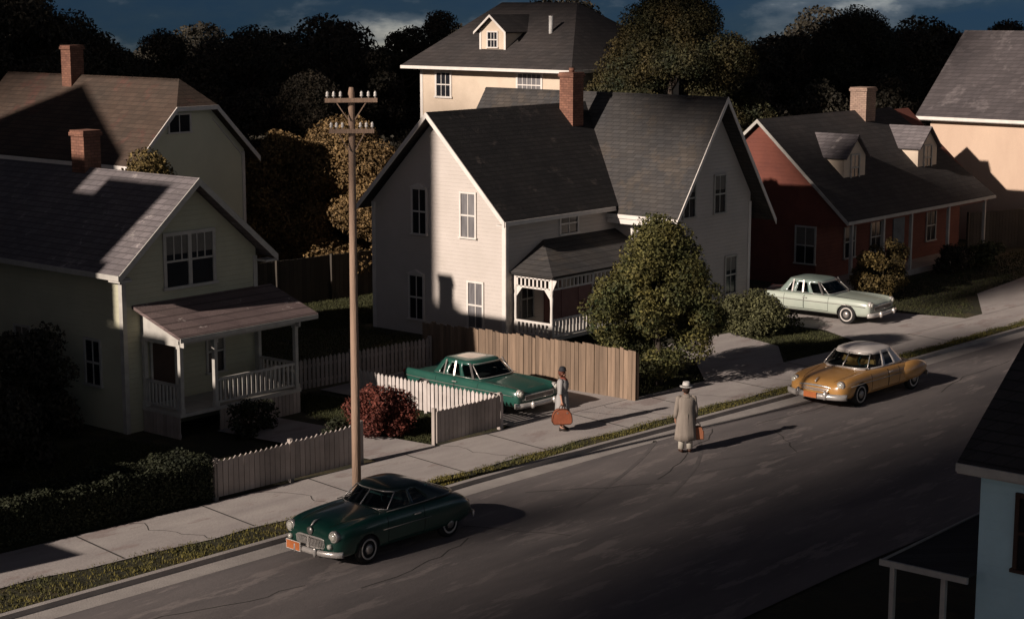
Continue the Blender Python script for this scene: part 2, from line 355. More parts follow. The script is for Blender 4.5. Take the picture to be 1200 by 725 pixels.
for x in [15.5, 18.6, 21.9, 25.2, 28.4, 31.6, 34.6, 37.9, 41.1, 44.6, 48.0, 51.6, 55]:
    a, b = grs(x)+.05, swin(x)
    j.add([(x, a, .129), (x+.05, a, .129), (x+.35, b, .129), (x+.30, b, .129)], [(0, 1, 2, 3)])
struct(j, 'sidewalk_joints', M['joint'])
# yard ground and driveways
y = ribbon(swin, lambda x: 75, .06, xs=[x for x in XS if x <= 80]); struct(y, 'yard_ground', M['lawn'])
d = MB(); d.add([(35.95, 30.45, .135), (41.2, 30.1, .135), (40.6, 34, .10), (40.6, 38, .10), (35.95, 38, .10)], [(0, 1, 2, 3, 4)])
struct(d, 'driveway', M['concrete'])
d = MB(); d.add([(31.0, 30.75, .132), (33.1, 30.6, .132), (32.6, 36.3, .12), (30.5, 36.3, .12)], [(0, 1, 2, 3)]); struct(d, 'garden_path', M['concrete'])
d = MB(); d.add([(44.2, 29.8, .133), (48.2, 29.5, .133), (50.6, 31.2, .11), (51.6, 33.8, .10), (48.2, 34.3, .10), (46.6, 31.8, .11)], [(0, 1, 2, 3, 4, 5)]); struct(d, 'house_path', M['concrete'])
d = MB(); d.add([(52.6, 29.1, .133), (59.5, 28.5, .133), (59.0, 31.5, .10), (58.2, 38, .10), (54.6, 38, .10), (54.2, 31.5, .10)], [(0, 1, 2, 3, 4, 5)]); struct(d, 'far_driveway', M['concrete'])
d = MB(); d.add([(60.5, 28.6, .134), (90, 27.2, .134), (90, 29.8, .11), (72, 31.6, .11), (65, 31.0, .11)], [(0, 1, 2, 3, 4)]); struct(d, 'far_path', M['concrete'])

# skid marks: curved rubber traces on the asphalt
sk = MB()
def arc(pts, wd=.10):
    pts = [Vector(p) for p in pts]; vs = []
    for i, p in enumerate(pts):
        t = (pts[min(i+1, len(pts)-1)]-pts[max(i-1, 0)]).normalized(); nn = Vector((-t.y, t.x, 0))*wd/2
        vs += [p+nn, p-nn]
    sk.add([(v.x, v.y, .004) for v in vs], [(2*i, 2*i+1, 2*i+3, 2*i+2) for i in range(len(pts)-1)])
def bez(a, b, c, k=18): return [(a[0]*(1-t)**2+2*b[0]*t*(1-t)+c[0]*t*t, a[1]*(1-t)**2+2*b[1]*t*(1-t)+c[1]*t*t, 0) for t in [i/k for i in range(k+1)]]
for a in (bez((37.6, 26.9), (35.2, 25.6), (31.2, 24.6)), bez((39.0, 26.7), (37.6, 24.9), (33.4, 23.5)), bez((36.9, 24.6), (38.4, 23.7), (44.5, 23.3)), bez((35.6, 24.2), (38.4, 23.1), (44.5, 22.8))): arc(a)
struct(sk, 'skid_marks', M['skid'])
sk = MB()
for (x, y, dx, dy, k) in ((24, 24.3, .55, .10, 9), (31.5, 26.3, .4, -.22, 8), (34.5, 24.6, .5, .16, 12), (41, 25.9, .6, -.08, 9), (39, 23.4, .35, .25, 7), (48, 23.9, .7, .05, 10), (28.5, 25.6, .16, -.40, 6), (20, 26.0, .6, -.03, 8)):
    pts = [(x, y, 0)]
    for i in range(k): x += dx*random.uniform(.6, 1.2); y += dy+random.uniform(-.16, .16); pts.append((x, y, 0))
    arc(pts, .028)
struct(sk, 'road_cracks', M['joint'])
sk = MB()
def arc2(pts, wd, z=.130):
    pts = [Vector(p) for p in pts]; vs = []
    for i, p in enumerate(pts):
        t = (pts[min(i+1, len(pts)-1)]-pts[max(i-1, 0)]).normalized(); nn = Vector((-t.y, t.x, 0))*wd/2; vs += [p+nn, p-nn]
    sk.add([(v.x, v.y, z) for v in vs], [(2*i, 2*i+1, 2*i+3, 2*i+2) for i in range(len(pts)-1)])
for x in (19.5, 23.6, 27.2, 33.2, 38.6, 39.6, 42.5, 46):
    y = swin(x)-.1; pts = [(x, y, 0)]
    while y > grs(x)+.3: y -= random.uniform(.15, .35); x += random.uniform(-.18, .22); pts.append((x, y, 0))
    arc2(pts, .02)
struct(sk, 'sidewalk_cracks', M['joint'])

# ------------------------------------------------------------------ foliage
def leaves(name, pts, nrm, size, m, parent=None, world=True, stem=None):
    """one mesh of many small folded leaf cards at pts"""
    n = len(pts); d = rng.normal(size=(n, 3)); a = nrm + d*.75
    a /= np.linalg.norm(a, axis=1)[:, None]+1e-9
    r = np.cross(a, rng.normal(size=(n, 3))); r /= np.linalg.norm(r, axis=1)[:, None]+1e-9
    q = np.cross(a, r); s = (size*rng.uniform(.5, 1.4, n))[:, None]
    v = np.stack([pts-r*s, pts-q*s*.55+a*s*.2, pts+r*s, pts+q*s*.55+a*s*.2], 1).reshape(-1, 3)
    if parent is not None and world: v = v-np.array(origin_of(parent))
    me = bpy.data.meshes.new(name); me.vertices.add(4*n); me.vertices.foreach_set('co', v.ravel().astype(np.float32))
    me.loops.add(4*n); me.loops.foreach_set('vertex_index', np.arange(4*n, dtype=np.int32))
    me.polygons.add(n); me.polygons.foreach_set('loop_start', np.arange(0, 4*n, 4, dtype=np.int32)); me.polygons.foreach_set('loop_total', np.full(n, 4, dtype=np.int32))
    me.update(calc_edges=True); me.materials.append(m)
    o = bpy.data.objects.new(name, me); col.objects.link(o); o.parent = parent
    return o

def clump_points(cl, per, thin=.35):
    P = []; Nn = []
    for (c, r) in cl:
        k = max(8, int(per*(r[0]*r[1]*r[2])**(2/3)))
        d = rng.normal(size=(k, 3)); d /= np.linalg.norm(d, axis=1)[:, None]
        rr = rng.uniform(thin, 1.08, k)**.6
        P.append(np.array(c)+d*rr[:, None]*np.array(r)); Nn.append(d)
    return np.concatenate(P), np.concatenate(Nn)

def crown_clumps(cx, cy, z0, z1, rad, n, prof=None, cs=.32):
    cl = []
    for i in range(n):
        t = rng.uniform(0, 1)**.85; a = rng.uniform(0, 2*PI)
        pr = prof(t) if prof else math.sin(PI*min(1, .18+t*.82))**.6
        rr = rad*pr*math.sqrt(rng.uniform(.15, 1))*.85*(1+.16*math.sin(3*a+cx)+.10*math.sin(5*a+cy*2+t*6))
        s = rad*cs*rng.uniform(.6, 1.3)
        cl.append(((cx+rr*math.cos(a), cy+rr*math.sin(a), z0+(z1-z0)*t), (s, s, s*.8)))
    return cl

def trunk(parent, base, top, r0, nb=6, spread=1.0, z0=.3, name='trunk'):
    m = MB(); b = Vector(base); t = Vector(top)
    pts = [b+(t-b)*k/5+Vector((random.uniform(-1, 1)*r0*.5, random.uniform(-1, 1)*r0*.5, 0))*(k > 0) for k in range(6)]
    m.tube(pts, [r0*(1.25 if k == 0 else 1-.15*k) for k in range(6)], 9)
    for i in range(nb):
        a = 2*PI*i/nb+random.uniform(-.4, .4); k = random.uniform(z0, .85); s = b+(t-b)*k
        e_ = s+Vector((math.cos(a), math.sin(a), random.uniform(.5, .9)))*spread*(1.2-k)
        mid = (s+e_)/2+Vector((0, 0, -.08*spread))
        m.tube([s, mid, e_], [r0*.45, r0*.3, r0*.12], 6)
    return m.build(name, M['bark'], parent)

def tree(x, y, h, rad, leafm, label, size=.16, per=900, nclump=38, z0f=.22, group=None, prof=None, name='tree', cs=.32):
    t = empty(name, (x, y, 0), label, 'tree', group=group)
    trunk(t, (x, y, -.1), (x+random.uniform(-.3, .3), y+random.uniform(-.3, .3), h*.78), .035*h*.6, 7, rad*.8)
    cl = crown_clumps(x, y, h*z0f, h*.93-rad*cs*.5, rad, nclump, prof, cs)
    p, nn = clump_points(cl, per); keep = p[:, 2] > .15
    leaves('crown', p[keep], nn[keep], size, leafm, t)
    return t

def bush(x, y, z0, rx, ry, h, leafm, label, size=.06, per=2600, n=22, name='shrub', group=None):
    t = empty(name, (x, y, z0), label, 'bush', group=group)
    m = MB()
    for i in range(6):
        a = 2*PI*i/6; m.tube([(x, y, z0-.05), (x+rx*.25*math.cos(a), y+ry*.25*math.sin(a), z0+h*.4), (x+rx*.5*math.cos(a), y+ry*.5*math.sin(a), z0+h*.75)], [.03, .02, .008], 6)
    m.build('stem', M['bark'], t)
    cl = []
    for i in range(n):
        a = rng.uniform(0, 2*PI); q = math.sqrt(rng.uniform(0, 1))*.72; zz = rng.uniform(.12, 1)
        top = math.sqrt(max(.05, 1-q*q))
        s = .34*min(rx, ry, h)*rng.uniform(.8, 1.3)
        cl.append(((x+rx*q*math.cos(a), y+ry*q*math.sin(a), z0+(h-s*.7)*zz*top), (s, s, s*.9)))
    p, nn = clump_points(cl, per, .3); keep = p[:, 2] > z0
    leaves('foliage', p[keep], nn[keep], size, leafm, t)
    return t

# ------------------------------------------------------------------ building parts
def window(parent, c, u, nrm, w_, h_, cols=2, rows=(.5,), frame=None, pane=None, hood=None, fw=.07, sill=True, label=None, split=False, upper=False):
    """c = bottom centre on the wall face, u = along wall, nrm = outward"""
    frame = frame or M['trim']; pane = pane or M['glass']
    c, u, nv_ = Vector(c), Vector(u).normalized(), Vector(nrm).normalized(); Z = Vector((0, 0, 1)); m = MB()
    def bx(a0, a1, z0, z1, d0, d1, mb=m):
        P = [c+u*a0+Z*z0+nv_*d0, c+u*a1+Z*z0+nv_*d0, c+u*a1+Z*z1+nv_*d0, c+u*a0+Z*z1+nv_*d0]; mb.prism(P, nv_*(d1-d0))
    H = w_/2
    bx(-H-fw, -H, 0, h_, -.02, .05); bx(H, H+fw, 0, h_, -.02, .05); bx(-H-fw, H+fw, h_, h_+fw, -.02, .055); 
    bx(-H-fw*1.4, H+fw*1.4, -fw*.8, 0, -.02, .09 if sill else .05)
    if split: bx(-fw*.6, fw*.6, 0, h_, -.02, .052)
    for r in rows: bx(-H, H, h_*r-.028, h_*r+.028, -.02, .040)
    cw = 2*H/cols
    for k in range(1, cols):
        if split and k == cols//2: continue
        bx(-H+cw*k-.016, -H+cw*k+.016, h_*.5 if upper else 0, h_, -.02, .030)
    if hood:
        P = [c+u*(-H-fw*1.6)+Z*(h_+fw), c+u*(H+fw*1.6)+Z*(h_+fw), c+Z*(h_+fw+hood)]
        m.prism([p+nv_*.0 for p in P], nv_*.10)
    f = m.build('window', frame, parent)
    if label: f['label'] = label
    if pane is M['glass'] and h_ > .9 and random.random() < .55:
        bl = MB(); bx(-H+.01, H-.01, h_*random.uniform(.45, .78), h_-.01, -.02, .018, bl); bo = bl.build('blind', M['blind'], f, local=True)
        for v in bo.data.vertices: v.co -= origin_of(parent)
    g_ = MB(); bx(-H, H, 0, h_, -.02, .012, g_); pn = g_.build('pane', pane, f, local=True)
    off = origin_of(parent)
    for v in pn.data.vertices: v.co -= off
    return f

def gable_block(x0, x1, y0, y1, z0, ze, zr, axis):
    """closed gabled solid; ridge along axis"""
    m = MB()
    if axis == 'y':
        xm = (x0+x1)/2; m.prism([(x0, y0, z0), (x1, y0, z0), (x1, y0, ze), (xm, y0, zr), (x0, y0, ze)], (0, y1-y0, 0))
    else:
        ym = (y0+y1)/2; m.prism([(x0, y0, z0), (x0, y1, z0), (x0, y1, ze), (x0, ym, zr), (x0, y0, ze)], (x1-x0, 0, 0))
    return m

def chimney(parent, x, y, z0, z1, w_=.55, d_=.5, m=None, pots=True, label=None):
    m = m or M['brick']; b = MB(); b.box(x-w_/2, x+w_/2, y-d_/2, y+d_/2, z0, z1-.16)
    o = b.build('chimney', m, parent)
    c = MB(); c.box(x-w_/2-.045, x+w_/2+.045, y-d_/2-.045, y+d_/2+.045, z1-.16, z1-.06); c.box(x-w_/2-.02, x+w_/2+.02, y-d_/2-.02, y+d_/2+.02, z1-.06, z1)
    if pots: c.tube([(x, y, z1-.02), (x, y, z1+.16)], .10, 10)
    k = c.build('cap', m, o, local=True); off = origin_of(parent)
    for v in k.data.vertices: v.co -= off
    if label: o['label'] = label
    return o

ROOF_T = .10
def balusters(m, a, b, z0, z1, n, w_=.045, rail=.07):
    a, b = Vector(a), Vector(b)
    m.bar((a.x, a.y, z1), (b.x, b.y, z1), rail, .07); m.bar((a.x, a.y, z0), (b.x, b.y, z0), rail*.8, .06)
    for i in range(n):
        t = (i+.5)/n; p = a+(b-a)*t; m.bar((p.x, p.y, z0), (p.x, p.y, z1), w_, w_)

# ---- A: left sage house with street gable and porch
A = empty('gabled_house', (31.2, 38, 0), 'sage clapboard house at the left edge with a rose coloured porch roof', 'house')
gable_block(28.85, 33.55, 38, 49.5, 0, 4.62, 6.62, 'y').build('wall', M['green_side'], A)
r = MB(); 
sl = (6.62-4.62)/2.35
def slope_roof(m, xe0, xr, xe1, y0, y1, zr, sl, t=ROOF_T, xl=None):
    z0 = zr-(xr-xe0)*sl; z1 = zr-(xe1-xr)*sl
    m.slab([(xe0, y0, z0), (xr, y0, zr), (xr, y1, zr), (xe0, y1, z0)], t)
    m.slab([(xe1, y0, z1), (xr, y0, zr), (xr, y1, zr), (xe1, y1, z1)], t)
slope_roof(r, 28.42, 31.2, 33.98, 37.55, 49.8, 6.80, sl)
rf = r.build('roof', M['rooflil'], A)
def rake(m, x0, xr, x1, y, zr, sl, dz=.0, h=.17, t=.035):
    for xe in (x0, x1):
        ze = zr-abs(xr-xe)*sl
        m.prism([(xe, y, ze-dz), (xr, y, zr-dz), (xr, y, zr-dz-h), (xe, y, ze-dz-h)], (0, -t, 0))
m = MB(); rake(m, 28.42, 31.2, 33.98, 37.548, 6.80, sl, .0, .20, .03)
m.box(28.385, 28.42, 37.52, 49.8, 4.30, 4.44); m.box(28.42, 28.85, 37.552, 38.0, 4.24, 4.30); m.box(33.55, 33.98, 37.552, 38.0, 4.24, 4.30); m.box(28.55,28.85,37.6,49.5,4.31,4.34)
m.build('bargeboard', M['trimg'], A)
m = MB(); m.box(28.82, 28.96, 37.97, 38.0, 0, 4.4); m.box(28.82, 28.85, 38.0, 38.12, 0, 4.5); m.build('corner_board', M['trimg'], A)
m = MB(); m.box(33.44, 33.58, 37.97, 38.0, 0, 4.4); m.build('corner_board', M['trimg'], A)
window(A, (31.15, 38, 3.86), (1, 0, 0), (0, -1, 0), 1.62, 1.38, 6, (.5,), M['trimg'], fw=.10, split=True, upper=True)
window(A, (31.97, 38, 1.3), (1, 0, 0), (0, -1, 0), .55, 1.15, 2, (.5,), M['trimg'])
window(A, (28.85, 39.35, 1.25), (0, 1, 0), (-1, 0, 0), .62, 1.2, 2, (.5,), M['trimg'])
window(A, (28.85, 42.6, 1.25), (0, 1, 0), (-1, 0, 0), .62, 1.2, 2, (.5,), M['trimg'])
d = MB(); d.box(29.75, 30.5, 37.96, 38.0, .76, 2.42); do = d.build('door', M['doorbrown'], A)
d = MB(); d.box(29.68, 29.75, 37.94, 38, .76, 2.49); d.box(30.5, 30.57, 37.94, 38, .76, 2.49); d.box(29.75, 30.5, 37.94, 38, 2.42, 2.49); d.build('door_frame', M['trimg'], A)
p = MB(); p.slab([(29.15, 37.998, 3.52), (34.10, 37.998, 3.52), (34.15, 36.10, 2.86), (29.2, 36.10, 2.86)], .08); p.build('porch_roof', M['roofporch'], A)
p = MB(); p.box(29.2, 34.12, 36.07, 36.1, 2.72, 2.84); p.box(29.4, 29.46, 36.2, 37.99, 2.55, 2.72); p.box(33.5, 33.56, 36.2, 37.99, 2.55, 2.72); p.box(29.4, 33.56, 36.36, 36.42, 2.60, 2.74)
p.prism([(29.42,37.99,2.72),(29.42,36.3,2.72),(29.42,37.99,3.34)],(.03,0,0))
p.build('porch_beam', M['trimg'], A)
p = MB(); p.box(29.35, 33.68, 36.35, 37.96, .66, .76); p.build('porch_floor', M['trimg'], A)
p = MB()
for k in range(21): x = 30.72+k*.14; p.box(x, x+.125, 36.37, 36.40, .06, .66)
p.box(30.72, 33.66, 36.40, 36.42, .1, .2); p.build('porch_skirt', M['picketgrey'], A)
for xx_ in (29.37, 33.63):
    p = MB()
    for k in range(11): yy = 36.42+k*.14; p.box(xx_, xx_+.03, yy, yy+.125, .06, .66)
    p.box(xx_+.03, xx_+.05, 36.42, 37.9, .1, .2); p.build('porch_skirt', M['picketgrey'], A)
for x, yy in ((29.45, 36.42), (30.62, 36.42), (33.55, 36.42), (29.45, 37.9), (33.5, 37.9)):
    q = MB(); q.box(x-.055, x+.055, yy-.055, yy+.055, .76, 2.62); q.box(x-.075, x+.075, yy-.075, yy+.075, 2.5, 2.62); q.box(x-.075, x+.075, yy-.075, yy+.075, .76, .9); q.build('porch_post', M['trimg'], A)
for a, b, k in (((30.7, 36.42), (33.48, 36.42), 17), ((29.45, 36.5), (29.45, 37.84), 9), ((33.55, 36.5), (33.52, 37.84), 8)):
    q = MB(); balusters(q, (*a, 0), (*b, 0), .86, 1.48, k, .05); q.build('porch_railing', M['trimg'], A)
chimney(A, 31.3, 42.65, 5.9, 7.85, .58, .60, pots=False)

# ---- B: white house
B = empty('white_house', (50, 38, 0), 'white clapboard house with two crossed gables in the middle', 'house')
YM = 41.2; EZ = 4.55; RZ = 7.62
gable_block(44.6, 53.0, 38.1, 44.3, 0, EZ, RZ, 'x').build('wall', M['white'], B)
gable_block(50.62, 55.55, 35.6, 46.0, 0, EZ+.02, 7.95, 'y').build('wall', M['white'], B)
sl = (RZ-EZ)/3.1
m = MB(); zr = RZ+.20; e0 = 37.72; e1 = 44.68
def xroof(m, x0, x1, xr0, ze_y, ym, zr, sl, t=ROOF_T):
    pass
z0 = zr-(YM-e0)*sl
m.slab([(44.12, e0, z0), (50.3, e0, z0), (53.0, YM, zr), (44.12, YM, zr)], ROOF_T)
m.slab([(44.12, e1, z0), (50.3, e1, z0), (53.0, YM, zr), (44.12, YM, zr)], ROOF_T)
m.build('roof', M['roofdark'], B)
sw_ = (7.95-EZ-.02)/2.465; XM = 53.085; zw = 8.18
m = MB()
slope_roof(m, 50.12, XM, 56.45, 35.05, 46.35, zw, sw_)
m.build('roof', M['roofgrey'], B)
t = MB()
for ye in (e0, e1):
    t.prism([(44.115, ye, z0), (44.115, YM, zr), (44.115, YM, zr-.20), (44.115, ye, z0-.20)], (-.035, 0, 0))
t.box(44.12, 50.12, e0-.03, e0, z0-.15, z0-.01); t.box(44.12, 50.2, e0, 38.1, z0-.16, z0-.13)
t.box(44.60-.03, 44.60, 38.08, 38.24, 0, EZ); t.box(44.58, 44.72, 38.07, 38.10, 0, EZ); t.box(44.57, 44.6, 44.14, 44.3, 0, EZ)
t.build('bargeboard', M['trim'], B)
t = MB(); zwe = zw-(XM-50.12)*sw_; 
rake(t, 50.12, XM, 56.45, 35.045, zw, sw_, 0, .20, .035)
t.box(50.085, 50.12, 35.01, 46.35, zwe-.15, zwe-.01); t.box(50.12, 50.62, 35.05, 38.08, zwe-.34, zwe-.17); t.box(50.59, 50.62, 35.6, 35.74, 0, zwe-.34)
t.box(55.42, 55.58, 35.57, 35.6, 0, EZ-.3)
t.build('bargeboard', M['trim'], B)
for (yy, z, h, pn, hd) in ((42.0, 3.60, 1.52, 'glass', .16), (39.75, 3.66, 1.46, 'curtain', 0), (42.17, .60, 1.50, 'glass', .16), (39.43, .60, 1.52, 'curtain', 0)):
    window(B, (44.6, yy, z), (0, 1, 0), (-1, 0, 0), .62, h, 2, (.5,), M['trim'], M[pn], hood=hd or None)
window(B, (47.95, 38.1, 3.62), (1, 0, 0), (0, -1, 0), .92, .66, 2, (.5,), M['trim'])
for x in (51.58, 53.5): window(B, (x, 35.6, 4.02), (1, 0, 0), (0, -1, 0), .66, 1.32, 2, (.5,), M['trimg'])
for x in (52.3, 54.3): window(B, (x, 35.6, 1.0), (1, 0, 0), (0, -1, 0), .66, 1.32, 2, (.5,), M['trimg'])
window(B, (50.62, 37.0, 3.0), (0, 1, 0), (-1, 0, 0), .6, 1.0, 2, (.5,), M['trim'], M['curtain'])
chimney(B, 51.35, 40.7, 6.9, 8.95, .62, .62)
# porch
PX0, PX1, PY = 45.0, 50.5, 36.45
m = MB(); ZE, ZT = 2.62, 3.52
m.slab([(PX0-.22, PY-.22, ZE), (PX1+.1, PY-.22, ZE), (PX1+.1, 38.08, ZT), (46.55, 38.08, ZT)], .09)
m.slab([(PX0-.22, PY-.22, ZE), (46.55, 38.08, ZT), (PX0-.22, 38.08, ZE)], .09)
m.build('porch_roof', M['roofgrey'], B)
m = MB(); m.box(PX0-.1, PX1, PY-.08, 38.09, .42, .52); m.build('porch_floor', M['trimg'], B)
for k, (x, yy) in enumerate(((PX0, PY), (PX0, 38.0), (47.2, PY), (49.6, PY))):
    q = MB(); q.lathe([(.06, .52), (.06, .95), (.04, 1.0), (.055, 1.1), (.045, 1.5), (.06, 1.85), (.04, 1.95), (.06, 2.05), (.06, 2.5)], 12, (x, yy, 0)); q.build('porch_post', M['trim'], B)
m = MB()
def frieze(m, a, b, n):
    a, b = Vector(a), Vector(b); d_ = (b-a)
    for z in (2.46, 2.14): m.bar((a.x, a.y, z), (b.x, b.y, z), .05, .06)
    for i in range(n):
        p_ = a+d_*(i+.5)/n; m.bar((p_.x, p_.y, 2.14), (p_.x, p_.y, 2.46), .06, .05)
frieze(m, (PX0, PY, 0), (PX0, 38.0, 0), 9)
for (x, yy, s) in ((PX0, PY, 1), (PX0, 38.0, -1)):
    m.prism([(x-.02, yy+.05*s, 2.11), (x-.02, yy+.30*s, 2.11), (x-.02, yy+.05*s, 1.80)], (.04, 0, 0))
    m.prism([(x-.02, yy-.05*s, 2.5), (x-.02, yy-.24*s, 2.5), (x-.02, yy-.05*s, 2.1)], (.04, 0, 0))
m.build('lattice_frieze', M['trim'], B)
m = MB(); frieze(m, (PX0, PY, 0), (PX1, PY, 0), 26); m.build('lattice_frieze', M['trim'], B)
m = MB(); balusters(m, (PX0, PY, 0), (PX0, 38.0, 0), .58, .98, 9, .06); m.build('porch_railing', M['trim'], B)
m = MB(); balusters(m, (PX0, PY, 0), (47.2, PY, 0), .58, 1.12, 12, .06); m.build('porch_railing', M['trim'], B); m = MB(); balusters(m, (49.6, PY, 0), (PX1, PY, 0), .58, 1.12, 5, .06); m.build('porch_railing', M['trim'], B)
m = MB(); m.box(46.6, 47.5, 38.06, 38.09, .52, 2.4); m.build('door', M['doorred'], B)
m = MB(); m.box(45.08, 49.55, PY+.0, PY+.04, 1.16, 2.12)
for xx_ in (45.5, 46.4, 47.3, 48.5): m.box(xx_, xx_+.06, PY-.02, PY+.0, 1.16, 2.12)
m.build('screen_panel', M['panel'], B)
window(B, (45.7, 38.1, .95), (1, 0, 0), (0, -1, 0), .6, 1.3, 2, (.5,), M['trimg'])
window(B, (48.6, 38.1, .95), (1, 0, 0), (0, -1, 0), .8, 1.3, 2, (.5,), M['trimg'])

# ---- C: grey-green house behind, clipped gable
Cc = empty('jerkinhead_house', (43, 52, 0), 'grey green house with a brown clipped roof at the upper left', 'house')
x0, x1, yf, yb = 40.35, 45.45, 52.0, 63.5; xm = 42.9; ze = 5.95; sl = 1.0; zr = ze+(xm-x0)*sl
zc = 7.55; xc0 = xm-(zr-zc)/sl; xc1 = xm+(zr-zc)/sl
m = MB(); m.prism([(x0, yf, 0), (x1, yf, 0), (x1, yf, ze-.02), (xc1, yf, zc-.02), (xc0, yf, zc-.02), (x0, yf, ze-.02)], (0, yb-yf, 0)); m.build('wall', M['green_back'], Cc)
m = MB(); zr2 = zr+.16; yo = yf-.4; zl = zr2-(xm-(x0-.45))*sl; zcc = zc+.14; a0 = xm-(zr2-zcc)/sl; a1 = xm+(zr2-zcc)/sl
m.slab([(x0-.45, yo, zl), (a0, yo, zcc), (xm, yo+1.0, zr2), (xm, yb, zr2), (x0-.45, yb, zl)], .12)
m.slab([(x1+.45, yo, zl), (a1, yo, zcc), (xm, yo+1.0, zr2), (xm, yb, zr2), (x1+.45, yb, zl)], .12)
m.slab([(a0, yo, zcc), (a1, yo, zcc), (xm, yo+1.0, zr2)], .12)
m.build('roof', M['roofbrown'], Cc)
m = MB(); yy = yo-.005
m.prism([(x0-.45, yy, zl), (a0, yy, zcc), (a0, yy, zcc-.2), (x0-.45, yy, zl-.2)], (0, -.04, 0)); m.prism([(x1+.45, yy, zl), (a1, yy, zcc), (a1, yy, zcc-.2), (x1+.45, yy, zl-.2)], (0, -.04, 0)); m.box(a0+.002, a1-.002, yy-.04, yy, zcc-.16, zcc)
m.box(x0-.49, x0-.45, yo, yb, zl-.16, zl-.02); m.box(x1-.12, x1+.02, yf-.03, yf, 0, ze-.1)
m.prism([(x1-.05,yf-.002,ze-.25),(xc1+.1,yf-.002,zc-.35),(xc1+.1,yf-.002,zc-.42),(x1-.05,yf-.002,ze-.32)],(0,-.03,0))
m.build('bargeboard', M['trim'], Cc)
window(Cc, (42.35, 52, 6.75), (1, 0, 0), (0, -1, 0), .95, .62, 2, (), M['trim'])
chimney(Cc, 42.75, 58.9, 7.8, 9.80, .62, .6, M['brick'], pots=False)

# ---- D: tall cream house behind with dormer
D = empty('cream_house', (70, 60, 0), 'tall cream house with one small dormer behind the white house', 'house')
hx0, hx1, hy0, hy1 = 70.0, 79.5, 55.65, 65.75; ez = 8.02
m = MB(); m.box(hx0, hx1, hy0, hy1, 0, ez); m.build('wall', M['cream'], D)
o = .75; s_ = .62; X0, X1, Y0, Y1 = hx0-o, hx1+o, hy0-o, hy1+o; hh = (X1-X0)/2; rz_ = ez+hh*s_; xm = (X0+X1)/2
m = MB(); RY0, RY1 = Y0+4.0, Y1-2.4
m.slab([(X0, Y0, ez+.12), (X0, Y1, ez+.12), (xm, RY1, rz_), (xm, RY0, rz_)], .12)
m.slab([(X1, Y0, ez+.12), (X1, Y1, ez+.12), (xm, RY1, rz_), (xm, RY0, rz_)], .12)
m.slab([(X0, Y0, ez+.12), (X1, Y0, ez+.12), (xm, RY0, rz_)], .12); m.slab([(X0, Y1, ez+.12), (X1, Y1, ez+.12), (xm, RY1, rz_)], .12)
m.build('roof', M['rooftop'], D)
m = MB(); m.box(X0-.04, X0, Y0, Y1, ez-.04, ez+.12); m.box(X0, X1, Y0-.04, Y0, ez-.04, ez+.12); m.box(X0, hx0, Y0, Y1, ez-.045, ez-.005); m.box(hx0-.03, hx0, hy1-.16, hy1+.02, 0, ez-.05)
m.build('eave_board', M['trim'], D)
window(D, (70, 64.1, 6.55), (0, 1, 0), (-1, 0, 0), .95, 1.22, 3, (.5,), M['trim'], fw=.12)
window(D, (70, 58.2, 6.75), (0, 1, 0), (-1, 0, 0), 1.5, 1.1, 5, (.5,), M['trim'], M['curtain'], fw=.12)
window(D, (70, 61.0, 3.4), (0, 1, 0), (-1, 0, 0), .95, 1.22, 3, (.5,), M['trim'], fw=.12)
dm = MB(); dx = 70.75; ya, yb_ = 60.42, 62.2; zb = 8.65; ze_ = 10.0; zp = 10.72; ym = (ya+yb_)/2
dm.prism([(dx, ya, zb), (dx, yb_, zb), (dx, yb_, ze_), (dx, ym, zp), (dx, ya, ze_)], (4.2, 0, 0))
dor = dm.build('dormer', M['cream'], D)
q = MB(); sd_ = (zp-ze_)/(ym-ya); zq = zp+.1
for ye in (ya-.22, yb_+.22): q.slab([(dx-.25, ye, zq-abs(ym-ye)*sd_), (dx-.25, ym, zq), (dx+4.2, ym, zq), (dx+4.2, ye, zq-abs(ym-ye)*sd_)], .07)
k = q.build('dormer_roof', M['rooftop'], dor, local=True); 
q = MB(); q.box(dx-.03, dx, ya-.01, ya+.12, zb, ze_); q.box(dx-.03, dx, yb_-.12, yb_+.01, zb, ze_)
for ye in (ya-.22, yb_+.22): q.prism([(dx-.255, ye, zq-abs(ym-ye)*sd_), (dx-.255, ym, zq), (dx-.255, ym, zq-.13), (dx-.255, ye, zq-abs(ym-ye)*sd_-.13)], (-.03, 0, 0))
k2 = q.build('dormer_trim', M['trim'], dor, local=True)
off = origin_of(D)
for kk in (k, k2):
    for v in kk.data.vertices: v.co -= off
window(D, (dx, ym, 9.15), (0, 1, 0), (-1, 0, 0), .62, .75, 3, (.5,), M['trim'], fw=.07)
m = MB(); m.tube([(72.2, 58.6, 9.3), (72.2, 58.6, 10.75)], .11, 10); m.build('vent_pipe', M['pipe'], D)

